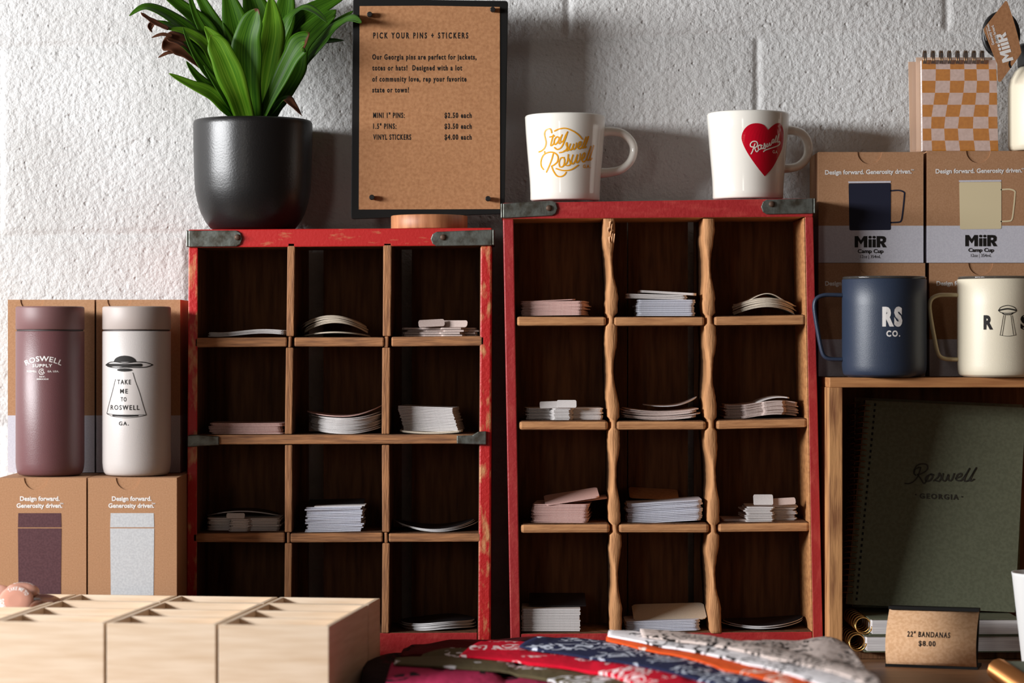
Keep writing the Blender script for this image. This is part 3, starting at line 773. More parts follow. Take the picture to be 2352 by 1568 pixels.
def leaf(pts, wpx, mat='leaf', brown=0.0, face=(0, -1, .25), fold=.25, blunt=False, curl=0.0):
    """pts: (px, py, y) along the midrib; wpx: greatest half width; brown: withered share of the length"""
    P = catmull([W(*p) for p in pts], 7)
    n = len(P); fv = Vector(face).normalized()
    me_v = []; uvs = []
    hwm = wpx*2.74/F
    for i, p in enumerate(P):
        t = i/(n-1); p = Vector(p)
        tg = (Vector(P[min(n-1, i+1)])-Vector(P[max(0, i-1)])).normalized()
        sd = tg.cross(fv)
        if sd.length < 1e-4: sd = Vector((1, 0, 0))
        sd.normalize(); nm = sd.cross(tg).normalized()
        if blunt: g = min(1, .35+t*1.1)*(1-max(0, (t-.88)/.12)**2*.55)
        else: g = (.3+.7*math.sin(PI*min(1, t*.9+.12))**.9 if t < .45 else math.sin(PI*(.5+.5*((t-.42)/.58)))**.85)
        if t > .999 and not blunt: g = .02
        rip = 1+.05*math.sin(t*19+pts[0][0])
        for k in range(-3, 4):
            u = k/3
            h = hwm*g*rip*u
            q = p+sd*h+nm*(-(1-abs(u))*hwm*g*fold+curl*math.sin(t*14+u*2)*hwm*.12*t)
            me_v.append(tuple(q)); uvs.append((.5+u*.5, t+brown))
    mb = MB(); mb.v = me_v
    for i in range(n-1):
        for k in range(6):
            a = i*7+k
            mb.f.append([a, a+1, a+8, a+7]); mb.m.append(0); mb.sm.append(True)
    o = build('leaf', mb, M[mat], pl, recalc=False)
    ul = o.data.uv_layers.new(name='UVMap')
    for poly in o.data.polygons:
        for li, vi in zip(poly.loop_indices, poly.vertices): ul.data[li].uv = uvs[vi]
    so = o.modifiers.new('thickness', 'SOLIDIFY'); so.thickness = .0006
    return o
# upper and rear leaves first
leaf([(598, 285, .06), (600, 120, .07), (590, 30, .09), (560, -60, .095)], 40)
leaf([(585, 285, .06), (560, 150, .06), (540, 50, .075), (515, -40, .08)], 36)
leaf([(575, 285, .055), (545, 160, .06), (490, 50, .075), (440, -40, .08)], 22)
leaf([(600, 285, .06), (632, 120, .07), (655, 20, .085), (662, -60, .09)], 30)
leaf([(605, 285, .06), (650, 140, .075), (700, 40, .09), (800, -15, .1)], 34)
leaf([(600, 285, .06), (648, 180, .07), (715, 75, .08), (772, 22, .085)], 40, face=(-.2, -1, .4))
leaf([(610, 285, .06), (680, 150, .07), (750, 78, .06), (800, 42, .034), (830, 52, .016)], 26, face=(0, -1, .9))
leaf([(606, 240, .06), (650, 70, .06), (690, 18, .05), (725, 26, .04), (752, 52, .03)], 15, face=(.2, -.8, 1))
leaf([(612, 240, .06), (700, 110, .085), (760, 60, .095), (812, 24, .1)], 14, face=(0, -1, .6))
leaf([(570, 285, .055), (520, 150, .06), (470, 60, .07), (400, 0, .07), (350, -35, .065)], 20, face=(-.2, -1, .7))
leaf([(565, 285, .055), (510, 170, .05), (450, 85, .05), (390, 35, .05), (335, 14, .045), (296, 36, .04)], 21, face=(0, -.9, 1))
leaf([(562, 285, .055), (505, 180, .05), (440, 95, .045), (390, 58, .04), (352, 52, .04), (345, 72, .036)], 14, brown=.22, face=(0, -.8, 1), curl=1)
leaf([(566, 285, .052), (520, 190, .045), (480, 110, .04), (430, 72, .04), (384, 66, .035)], 17, 'leaf_light', face=(.2, -1, .7))
leaf([(560, 285, .05), (510, 200, .04), (455, 125, .035), (420, 94, .03), (384, 80, .028)], 19, brown=.3, blunt=True, face=(0, -.8, .8), curl=1)
leaf([(462, 152, .034), (432, 124, .028), (402, 106, .025), (374, 96, .023)], 18, brown=1.2, blunt=True, face=(.2, -1, .4), curl=2)
leaf([(404, 118, .025), (384, 121, .022), (363, 132, .02)], 4.5, brown=1.2, face=(0, -1, .6))
leaf([(396, 82, .026), (372, 78, .024), (348, 86, .022)], 4.5, brown=1.2, face=(0, -1, .6))
leaf([(388, 66, .034), (352, 48, .032), (323, 29, .03)], 7, brown=1.2, face=(0, -1, .8), curl=2)
leaf([(354, 50, .033), (343, 60, .031), (350, 74, .03)], 4.5, brown=1.2, face=(1, -1, .2))
leaf([(575, 285, .055), (535, 190, .05), (488, 105, .05), (452, 40, .055), (430, -30, .06)], 13, 'leaf', face=(.3, -1, .4))
leaf([(600, 285, .062), (640, 200, .07), (672, 120, .085), (735, 95, .095), (790, 92, .1)], 16, 'leaf', face=(0, -1, .8))
leaf([(562, 285, .05), (520, 215, .036), (480, 170, .03), (446, 120, .026), (420, 62, .03)], 11, face=(.5, -1, .4))
leaf([(556, 285, .05), (524, 238, .03), (486, 205, .026), (452, 172, .022), (428, 140, .02)], 14, face=(.2, -1, .6))
leaf([(560, 285, .05), (530, 240, .025), (500, 195, .018), (468, 150, .016)], 10, 'leaf', face=(.4, -1, .3))
leaf([(556, 285, .05), (520, 246, .024), (484, 212, .018), (440, 193, .014), (388, 168, .012)], 17, 'leaf_light', face=(.2, -1, .5))
# right side lower
leaf([(600, 285, .05), (645, 225, .05), (682, 165, .055), (700, 105, .06), (772, 35, .06)], 20, face=(-.1, -1, .3))
leaf([(600, 285, .045), (632, 244, .035), (656, 224, .028), (674, 240, .026), (694, 266, .024)], 13, brown=.5, face=(.1, -.8, 1), curl=1)
leaf([(592, 285, .04), (630, 205, .02), (668, 130, .01), (690, 98, .005), (704, 98, .004)], 27, brown=.12, blunt=True, face=(-.25, -1, .3), curl=.5)
# centre front
leaf([(592, 285, .045), (610, 160, .03), (626, 70, .03), (622, -10, .04)], 34, 'leaf_light', face=(.1, -1, .2))
leaf([(578, 285, .04), (568, 190, .015), (566, 100, .005), (580, 45, .0), (592, 20, -.002)], 35, brown=.1, face=(-.1, -1, .25))
leaf([(566, 285, .035), (545, 215, .005), (516, 140, -.004), (496, 98, -.005), (484, 82, -.004)], 31, 'leaf_light', brown=.02, face=(-.1, -1, .3))
leaf([(560, 285, .04), (535, 180, .03), (500, 100, .03), (470, 60, .035)], 24, 'leaf_light', face=(-.1, -1, .5))

# ------------------------------------------------------------------ sign on a round wooden foot
SY = .046
sg = thing('sign_stand', 'black sign board with kraft price list pinned on, in a round wooden foot', 'sign', W(986, 522, SY)[:2]+(PZ,))
def rounded(pts, r, k=4):
    out = []; n = len(pts)
    for i, p in enumerate(pts):
        a = Vector(pts[i-1]); b = Vector(p); c = Vector(pts[(i+1) % n])
        u = (a-b).normalized()*r; v = (c-b).normalized()*r
        for j in range(k+1):
            t = j/k
            q = (b+u)*(1-t)**2+b*2*t*(1-t)+(b+v)*t*t
            out.append((q.x, q.y))
    return out
build('board', MB().slab(rounded([(811, -3), (1167, 2), (1159, 491), (806, 503)], 7), SY, SY+.006), M['board_black'], sg, bevel=.0006)
pp = build('paper', MB().slab([(826, 14), (980, 13), (1148, 16), (1148.5, 480), (824, 481)], SY-.0006, SY), M['kraft_paper'], sg)
mb = MB(); fm = flat(SY-.0008)
lettering(mb, 'PICK YOUR PINS + STICKERS', 857, 1075, 88.5, 14, fm, .03, 1.6)
build('heading_lettering', mb, M['ink_black'], pp, recalc=False); mb = MB()
for s, x0, x1, y in (('Our Georgia pins are perfect for jackets,', 855, 1094, 137), ('totes or hats!  Designed with a lot', 855, 1061, 162), ('of community love, rep your favorite', 855, 1071, 187.5), ('state or town!', 855, 939, 212.5)):
    lettering(mb, s, x0, x1, y, 12.5, fm, .032, 1.3)
build('body_lettering', mb, M['ink_black'], pp, recalc=False); mb = MB()
for s, x0, x1, y in (('MINI 1" PINS:', 857, 929, 271), ('1.5" PINS:', 857, 910, 296), ('VINYL STICKERS', 857, 944, 321)):
    lettering(mb, s, x0, x1, y, 12.5, fm, .03, 1.3)
build('item_lettering', mb, M['ink_black'], pp, recalc=False); mb = MB()
for s, x0, x1, y in (('$2.50 each', 1021, 1083, 271), ('$3.50 each', 1021, 1083, 296), ('$4.00 each', 1021, 1083, 321)):
    lettering(mb, s, x0, x1, y, 12.5, fm, .03, 1.3)
build('price_lettering', mb, M['ink_black'], pp, recalc=False)
for px, py in ((850, 35), (1132, 24), (855, 454), (1121, 457)):
    a = W(px, py, SY); k = 6.2*2.74/F
    mb = MB()
    n = 16
    for r_, yy in ((k*.8, 0), (k*.8, -.004), (k, -.0045), (k, -.0085), (k*.8, -.0095)):
        for i in range(n): mb.v.append((a[0]+r_*math.cos(2*PI*i/n), SY+yy, a[2]+r_*math.sin(2*PI*i/n)))
    for j in range(4):
        for i in range(n): mb.f.append([j*n+i, j*n+(i+1) % n, (j+1)*n+(i+1) % n, (j+1)*n+i]); mb.m.append(0); mb.sm.append(True)
    mb.f.append([4*n+i for i in range(n)]); mb.m.append(0); mb.sm.append(False)
    build('push_pin', mb, M['black_plastic'], sg)
k = 2.72/F
build('foot', MB().lathe([(88*k, 0), (89*k, 2*k), (89*k, 30*k), (87.5*k, 32*k)], (W(986, 0, .05)[0], .05, PZ), 72), M['oak'], sg, bevel=.0004)

# ------------------------------------------------------------------ mugs
def mug(cxp, cyw, base_py, prof_px, label, handle, art):
    """prof_px: (half width, row) from base to rim"""
    cx = W(cxp, 0, cyw)[0]; k = (cyw-CY)/F
    z0 = CZ+(784-base_py)*2.7/F+.0008
    t = thing('mug', label, 'mug', (cx, cyw, z0), 'white diner mugs on the taller crate')
    b0 = prof_px[0][1]
    pr = [(h*k, (b0-y)*k) for h, y in prof_px]
    body = [(pr[0][0]*.8, 0)]+[(pr[0][0]*.96, 0)]+[(pr[0][0], .0015)]+pr[1:]
    rim, H = pr[-1]
    body += [(rim-.0007, H+.0017), (rim-.0022, H+.0024), (rim-.0038, H+.0015), (rim-.0046, H-.001)]
    body += [(h-.005, z) for h, z in reversed(pr[1:-1])]
    body += [(pr[0][0]-.006, .006), (.004, .0055)]
    build('body', MB().lathe(body, (cx, cyw, z0), 96, cap0=True, cap1=True), M['ceramic'], t)
    pts, tilt = handle
    P = []
    for px, py in pts:
        x, y, z = W(px, py, cyw)
        dx = (x-cx)/math.cos(tilt)
        P.append((cx+dx*math.cos(tilt), cyw+dx*math.sin(tilt), z))
    P = catmull(P, 6)
    n = len(P)
    build('handle', MB().tube(P, [.0044+.0014*abs(2*i/(n-1)-1)**3 for i in range(n)], 14, flat=1.5), M['ceramic'], t)
    def rf(z):
        zz = max(0, z-z0)
        for (h0, q0), (h1, q1) in zip(pr[:-1], pr[1:]):
            if zz <= q1: return h0+(h1-h0)*(zz-q0)/max(1e-6, q1-q0)
        return pr[-1][0]
    art(t, on_round(cx, cyw, rf))
    return t
def px2(lst, off, sc): return [(off[0]+a/sc, off[1]+b/sc) for a, b in lst]
def art_stay(t, mf):
    o, sc = (1190, 240), 6.817
    mb = MB(); w_ = 3.0
    for st in ([(565, 440), (640, 408), (740, 400), (850, 440), (940, 500), (995, 562)],
               [(520, 465), (510, 420), (480, 400), (430, 425), (410, 480), (425, 560), (435, 620), (415, 690), (370, 735), (325, 752)],
               [(410, 750), (415, 780)],
               [(545, 500), (520, 590), (505, 660), (530, 655), (560, 620)], [(490, 530), (560, 515)],
               [(635, 545), (600, 530), (565, 570), (555, 630), (580, 645), (620, 600), (645, 530), (625, 610), (640, 635), (665, 610)],
               [(680, 500), (655, 570), (665, 610), (700, 590), (735, 510), (765, 455)], [(765, 455), (715, 600), (670, 690), (610, 725), (565, 695)],
               [(640, 775), (690, 765), (735, 740), (760, 690), (755, 620), (745, 655), (780, 720), (760, 745), (715, 745)],
               [(810, 640), (790, 700), (800, 735), (830, 720), (865, 635), (845, 700), (860, 725), (895, 690), (905, 625)],
               [(920, 690), (970, 650), (975, 605), (945, 620), (930, 690), (950, 715), (985, 690)],
               [(990, 690), (1035, 600), (1060, 520), (1010, 650), (1005, 700), (1030, 690)], [(1030, 690), (1075, 590), (1098, 512), (1050, 640), (1040, 690), (1062, 680)],
               [(395, 1028), (360, 970), (360, 880), (400, 800), (480, 765), (560, 775), (615, 830), (610, 910), (560, 960), (520, 980)],
               [(545, 790), (520, 880), (490, 960), (440, 1070)],
               [(520, 985), (550, 1060), (600, 1130), (660, 1145), (715, 1120), (745, 1078)],
               [(710, 850), (660, 860), (635, 930), (650, 995), (700, 980), (720, 900), (705, 850)],
               [(715, 970), (760, 920), (780, 800), (775, 850), (810, 940), (790, 970), (750, 975)],
               [(850, 810), (825, 900), (840, 950), (880, 910), (920, 800), (900, 890), (915, 930), (955, 880), (965, 790)],
               [(985, 880), (1035, 830), (1040, 775), (1005, 800), (990, 880), (1015, 915), (1060, 880)],
               [(1060, 880), (1105, 770), (1140, 660), (1090, 800), (1075, 880), (1105, 880)], [(1105, 880), (1150, 760), (1185, 645), (1135, 790), (1125, 880), (1155, 850)],
               [(590, 1020), (680, 1048), (770, 1050), (850, 1025), (935, 965)]):
        mb.ribbon(px2(catmull(st, 6), o, sc), w_, mf)
    lettering(mb, 'GA.', 1338, 1357, 388, 8, mf, .03, 1.35, slope=-.03)
    build('print', mb, M['ink_yellow'], t, recalc=False)
def art_heart(t, mf):
    Lb = catmull([(1760, 302), (1750, 291), (1735, 287), (1718, 290), (1705, 301), (1699, 318), (1703, 335), (1715, 358), (1735, 386), (1753, 407)], 4)
    Rb = catmull([(1760, 302), (1768, 294), (1780, 286), (1791, 286), (1798, 299), (1799, 318), (1796, 340), (1786, 362), (1771, 388), (1753, 407)], 4)
    mb = MB()
    for B in (Lb, Rb):
        n = len(B)
        ax = []
        for i in range(n):
            f = max(0, (i/(n-1)-.3)/.7)
            ax.append((1760-7*f, 302+105*f))
        for i in range(n-1):
            for q in range(8):
                c = []
                for (ii, qq) in ((i, q), (i+1, q), (i+1, q+1), (i, q+1)):
                    g = qq/8
                    c.append(mf(ax[ii][0]+(B[ii][0]-ax[ii][0])*g, ax[ii][1]+(B[ii][1]-ax[ii][1])*g))
                mb.add(c, [(0, 1, 2, 3)])
    h = build('heart_print', mb, M['ink_heart'], t, recalc=False)
    def mf2(px, py):
        x, y, z = mf(px, py); return (x, y-.0003, z)
    o, sc = (1610, 240), 6.818
    mb = MB()
    for st in ([(815, 640), (795, 700), (775, 760), (755, 795)], [(795, 690), (750, 680), (745, 640), (780, 605), (835, 605), (855, 640), (845, 680), (800, 705)],
               [(812, 705), (830, 750), (850, 760), (870, 735)], [(905, 655), (870, 670), (868, 710), (890, 725), (915, 700), (910, 660), (930, 665)],
               [(925, 715), (955, 690), (965, 630), (985, 690), (965, 712), (940, 705)], [(1010, 635), (1005, 680), (1030, 670), (1050, 620), (1050, 660), (1075, 645), (1085, 600)],
               [(1090, 620), (1120, 590), (1115, 560), (1090, 585), (1095, 620), (1130, 605)], [(1135, 600), (1160, 540), (1165, 500), (1145, 560), (1145, 605), (1165, 595)],
               [(1170, 590), (1195, 520), (1205, 470), (1185, 550), (1185, 600), (1215, 590), (1225, 600), (1215, 635), (1170, 665), (1060, 705), (980, 735), (952, 758)]):
        mb.ribbon(px2(catmull(st, 6), o, sc), 2.6, mf2)
    lettering(mb, 'GA', 1771.5, 1784, 354, 7, mf2, .02, 1.3)
    build('lettering', mb, M['ink_glaze_white'], h, recalc=False)
mug(1298, .052, 457, [(80, 457), (80, 440), (81, 415), (83.5, 385), (87, 345), (90.5, 300), (92.5, 266)], 'white mug with golden yellow script lettering, left one on the taller crate',
    ([(1382, 303), (1402, 301), (1430, 306), (1450, 324), (1456, 345), (1448, 370), (1428, 388), (1402, 395), (1376, 397)], .05), art_stay)
mug(1718, .052, 453.5, [(81, 453), (81, 436), (82, 411), (84.5, 381), (88, 341), (92, 296), (94.5, 260)], 'white mug with a red heart print, right one on the taller crate',
    ([(1800, 296), (1822, 296), (1845, 302), (1859, 318), (1863, 340), (1857, 361), (1838, 378), (1815, 384), (1792, 384)], .35), art_heart)

# ------------------------------------------------------------------ cartons
def carton(name, label, x0, x1, z0, z1, y0, y1, band, group, notch_x=None, notch_r=.0125, dark_top=True):
    """kraft carton: white band below height band, thumb notch in the front panel"""
    t = thing(name, label, 'box', ((x0+x1)/2, (y0+y1)/2, z0), group)
    e = .0012
    def lay(mb, ya, yb, xa, xb, zb):
        for lo, hi, mi in ((z0, z0+band, 1), (z0+band, zb, 0)):
            if hi-lo > 1e-5:
                vs = [(x, y, z) for z in (lo, hi) for y in (ya, yb) for x in (xa, xb)]
                mb.add(vs, [(0, 1, 5, 4), (2, 6, 7, 3), (0, 4, 6, 2), (1, 3, 7, 5)], mi)
        mb.add([(xa, ya, zb), (xb, ya, zb), (xb, yb, zb), (xa, yb, zb)], [(0, 1, 2, 3)], 0)
        mb.add([(xa, ya, z0), (xb, ya, z0), (xb, yb, z0), (xa, yb, z0)], [(0, 1, 2, 3)], 0)
    mb = MB(); lay(mb, y0+e, y1, x0, x1, z1)
    build('carton_body', mb, [M['kraft'], M['band_white']], t)
    nx_ = notch_x if notch_x is not None else (x0+x1)/2
    mb = MB()
    mb.prism([(x0, y0, z0), (x1, y0, z0), (x1, y0, z0+band), (x0, y0, z0+band)], [(x0, y0+e, z0), (x1, y0+e, z0), (x1, y0+e, z0+band), (x0, y0+e, z0+band)], 1)
    top = [(x0, z0+band), (x1, z0+band), (x1, z1), (nx_+notch_r, z1)]
    top += [(nx_+notch_r*math.cos(PI*i/14), z1-notch_r*math.sin(PI*i/14)) for i in range(1, 14)]
    top += [(nx_-notch_r, z1), (x0, z1)]
    mb.prism([(a, y0, b_) for a, b_ in top], [(a, y0+e, b_) for a, b_ in top], 0)
    fp = build('front_panel', mb, [M['kraft'], M['band_white']], t)
    return t, fp
K1 = (-.08-CY)/F
ZLOW = CZ+(784-1097)*K1
# lower pair (deep shipping side to the wall), tumbler print on the front
def tumbler_box(x0p, x1p, label, rect, ink, off):
    y0 = -.08
    x0 = (x0p-1176)*K1; x1 = (x1p-1176)*K1
    t, fp = carton('drinkware_carton', label, x0, x1, .0004, ZLOW, y0, .1, .055, 'kraft drinkware cartons at the left', notch_x=(off-14-1176)*K1, notch_r=28*K1)
    fm = flat(y0-.0003)
    mb = MB()
    lettering(mb, 'Design forward.', off-51, off+40, 1150, 10.5, fm, .03)
    lettering(mb, 'Generosity driven.', off-59, off+46, 1166, 10.5, fm, .03)
    lettering(mb, 'TM', off+40, off+48, 1158, 3.5, fm, .02)
    build('lettering', mb, M['ink_white'], fp, recalc=False)
    a, b_ = rect
    mb = MB()
    for q in ([(a, 1178), (b_, 1178), (b_+1, 1210.5), (a-1, 1210.5)], [(a-1, 1213), (b_+1, 1213), (b_-1, 1420), (a+1, 1420)]):
        mb.add([fm(*p) for p in q], [(0, 1, 2, 3)])
    build('printed_tumbler', mb, ink, fp, recalc=False)
tumbler_box(-3, 198, 'kraft carton printed with a maroon tumbler, under the maroon tumbler', (42, 140), M['ink_maroon'], 97)
tumbler_box(202, 406, 'kraft carton printed with a pale grey tumbler, under the off-white tumbler', (254, 353), M['ink_grey'], 308)
K2 = (.015-CY)/F
for x0p, x1p, lab in ((18, 217, 'tall kraft carton with white lower band behind the maroon tumbler'), (221, 414, 'tall kraft carton with white lower band behind the off-white tumbler')):
    carton('drinkware_carton', lab, (x0p-1176)*K2, (x1p-1176)*K2, ZLOW+.0006, CZ+(784-688)*K2, .015, .105, (1088-957)*K2, 'kraft drinkware cartons at the left', notch_x=((x0p+x1p)/2-44-1176)*K2, notch_r=27*K2)

# tumblers
def tumbler(cxp, label, coat, lid, art):
    cy = -.034; k = (cy-CY)/F; cx = (cxp-1176)*k; z0 = ZLOW+.0008
    t = thing('tumbler', label, 'tumbler', (cx, cy, z0), 'insulated tumblers on the left cartons')
    R = 78*k; base = 1092
    H = lambda y: (base-y)*k
    build('body', MB().lathe([(R*.82, 0), (R*.9, .0006), (R*.955, .003), (R*.985, .0075), (R, .013), (R, H(1000)), (R, H(764)), (R*.985, H(762.5))], (cx, cy, z0), 96), coat, t)
    ld = build('lid', MB().lathe([(R*.985, H(759)), (R, H(757.5)), (R, H(730)), (R, H(710)), (R*.985, H(707)), (R*.95, H(706))], (cx, cy, z0), 96), lid, t)
    build('gasket', MB().lathe([(R*.965, H(763.5)), (R*.965, H(758.5))], (cx, cy, z0), 96, cap0=False, cap1=False), M['seam'], t)
    art(t, on_round(cx, cy, lambda z: R, .0002))
def art_supply(t, mf):
    mb = MB()
    o, sc = (0, 800), 5.6
    def word(s, x0, x1, y, h, bold=.02, sp=1.1, arc=None):
        lettering(mb, s, x0/sc, x1/sc, 800+y/sc, h/sc, mf, bold, sp, arc=arc)
    word('ROSWELL', 352, 818, 162, 66, .015, 1.1, arc=(585/sc, 460/sc))
    word('SUPPLY', 448, 706, 239, 40, .02, 1.15)
    word('ROSWELL', 372, 505, 304, 23, .03); word('GA. USA.', 645, 785, 304, 23, .03)
    word('EST.', 542, 620, 370, 17, .03); word('MMXXIII', 508, 657, 400, 17, .03, 1.15)
    for r_, a0, a1, cx in ((36, .9, 5.4, 572), (18, 0, 6.29, 578)):
        mb.ribbon([((cx+r_*math.cos(a0+(a1-a0)*i/24))/sc, 800+(297-r_*math.sin(a0+(a1-a0)*i/24))/sc) for i in range(25)], 7/sc, mf)
    word('.', 600, 612, 318, 60, .02)
    build('print', mb, M['ink_white'], t, recalc=False)
def disc(mb, cx, cy, rx, ry, mf, mi=0, n=28, m=6, y0=-1, y1=1):
    """ellipse filled in rows, optionally cut between y0 and y1 (in units of ry)"""
    rows = 14
    for j in range(rows):
        a = y0+(y1-y0)*j/rows; b = y0+(y1-y0)*(j+1)/rows
        wa = math.sqrt(max(0, 1-a*a)); wb = math.sqrt(max(0, 1-b*b))
        for i in range(m*2):
            u0 = -1+i/m; u1 = -1+(i+1)/m
            mb.add([mf(cx+rx*wa*u0, cy+ry*a), mf(cx+rx*wa*u1, cy+ry*a), mf(cx+rx*wb*u1, cy+ry*b), mf(cx+rx*wb*u0, cy+ry*b)], [(0, 1, 2, 3)], mi)
def art_ufo(t, mf):
    o = (0, 800); sc = 5.6
    mp = lambda x, y: mf(x/sc, 800+y/sc)
    mb = MB()
    disc(mb, 1632, 172, 150, 82, mp, y0=-1, y1=.02)
    # saucer: dark lens with pale breaks
    for a in ([(1362, 212), (1420, 180), (1500, 172), (1632, 186), (1780, 172), (1900, 180), (1982, 210)],):
        mb.ribbon(catmull(a, 6), 12, mp)
    mb.ribbon(catmull([(1362, 212), (1420, 236), (1520, 248), (1632, 240), (1760, 244), (1900, 238), (1982, 210)], 6), 12, mp)
    mb.ribbon(catmull([(1400, 218), (1500, 212), (1632, 216), (1740, 214), (1840, 212)], 6), 40, mp)
    mb.ribbon(catmull([(1372, 210), (1395, 204), (1420, 206)], 4), 22, mp)
    disc(mb, 1630, 274, 104, 22, mp)
    for a in ([(1505, 395), (1460, 560), (1410, 720), (1378, 835)], [(1738, 310), (1770, 420), (1820, 560), (1870, 740), (1904, 850)]):
        mb.ribbon(catmull(a, 6), 8, mp)
    mb.ribbon(catmull([(1378, 835), (1500, 848), (1640, 850), (1780, 850), (1904, 850)], 6), 7, mp)
    mb.ribbon(catmull([(1378, 838), (1480, 872), (1640, 886), (1790, 876), (1904, 852)], 6), 7, mp)
    mb.ribbon(catmull([(1470, 858), (1560, 862), (1680, 864), (1800, 856)], 6), 20, mp)
    for s, x0, x1, y, h in (('TAKE', 1530, 1712, 458, 60), ('ME', 1568, 1672, 576, 60), ('TO', 1578, 1655, 678, 56), ('ROSWELL', 1436, 1820, 786, 62), ('GA.', 1552, 1684, 984, 50)):
        lettering(mb, s, x0/sc, x1/sc, 800+y/sc, h/sc, mf, .025, 1.3)
    build('print', mb, M['ink_black'], t, recalc=False)
tumbler(115, 'maroon tumbler with small cream lettering, leftmost on the cartons', M['maroon_coat'], M['maroon_lid'], art_supply)
tumbler(314, 'off-white tumbler with a black flying saucer print, beside the red crate', M['white_coat'], M['white_lid'], art_ufo)

# ------------------------------------------------------------------ pine crate on the right with cups and cartons on top
WY = -.032
KW_ = (WY-CY)/F
ZT = CZ+(784-867)*KW_
XL = (1904-1176)*KW_; XR = XL+.34
pc = thing('open_crate', 'honey coloured pine crate lying on its side with notebooks inside', 'crate', ((XL+XR)/2, 0, 0))
build('top_board', MB().box(XL+.0005, XR, WY, .1, ZT-.0102, ZT), M['crate_wood'], pc, bevel=.0008)
build('side_board', MB().box(XL, XL+.0142, WY+.0004, .1, .0, ZT-.0102), M['crate_wood_v'], pc, bevel=.0008)
build('side_board', MB().box(XR-.0142, XR, WY+.0004, .1, .0, ZT-.0102), M['crate_wood_v'], pc, bevel=.0008)
build('bottom_board', MB().box(XL+.0142, XR-.0142, WY+.001, .1, 0.0002, .0082), M['inner_wood'], pc, bevel=.0008)
build('back_board', MB().box(XL, XR, .1, .106, .0002, ZT), M['inner_wood'], pc)

# lying ring-bound notebooks
def coil(p0, p1, r, turns, wire, n=14):
    p0 = Vector(p0); p1 = Vector(p1); ax = (p1-p0).normalized()
    a = ax.cross(Vector((0, 0, 1))).normalized(); b = ax.cross(a)
    pts = []
    N = turns*n
    for i in range(N+1):
        g = 2*PI*i/n
        pts.append(p0+(p1-p0)*(i/N)+a*(math.cos(g)*r)+b*(math.sin(g)*r))
    return MB().tube(pts, wire, 6)
def lying(xa, xb, z0, th, y0, y1, label, coil_c, cr):
    t = thing('spiral_notebook', label, 'notebook', ((xa+xb)/2, (y0+y1)/2, z0), 'ring bound notebooks lying in the pine crate')
    build('back_cover', MB().box(xa-.003, xb, y0, y1, z0, z0+.0012), M['green_cover'], t)
    build('pages', MB().box(xa, xb-.0015, y0+.001, y1, z0+.0012, z0+th-.0012), M['pages'], t)
    build('front_cover', MB().box(xa-.003, xb, y0, y1, z0+th-.0012, z0+th), M['green_cover'], t)
    build('coil', coil((coil_c[0], y0+.003, coil_c[1]), (coil_c[0], y1-.004, coil_c[1]), cr, 7, .0009, 20), M['brass'], t)
NY = -.042
KN = (NY-CY)/F
nzl = .0086
lying((1992-1176)*KN, (2350-1176)*KN, nzl, .0172, NY, .07, 'lower white-paged notebook with gold rings lying in the pine crate', ((1972-1176)*KN, nzl+.0088), .0082)
lying((2004-1176)*KN, (2342-1176)*KN, nzl+.0176, .0172, NY, .07, 'upper white-paged notebook with gold rings lying in the pine crate', ((1986-1176)*KN, nzl+.0176+.0088), .0082)
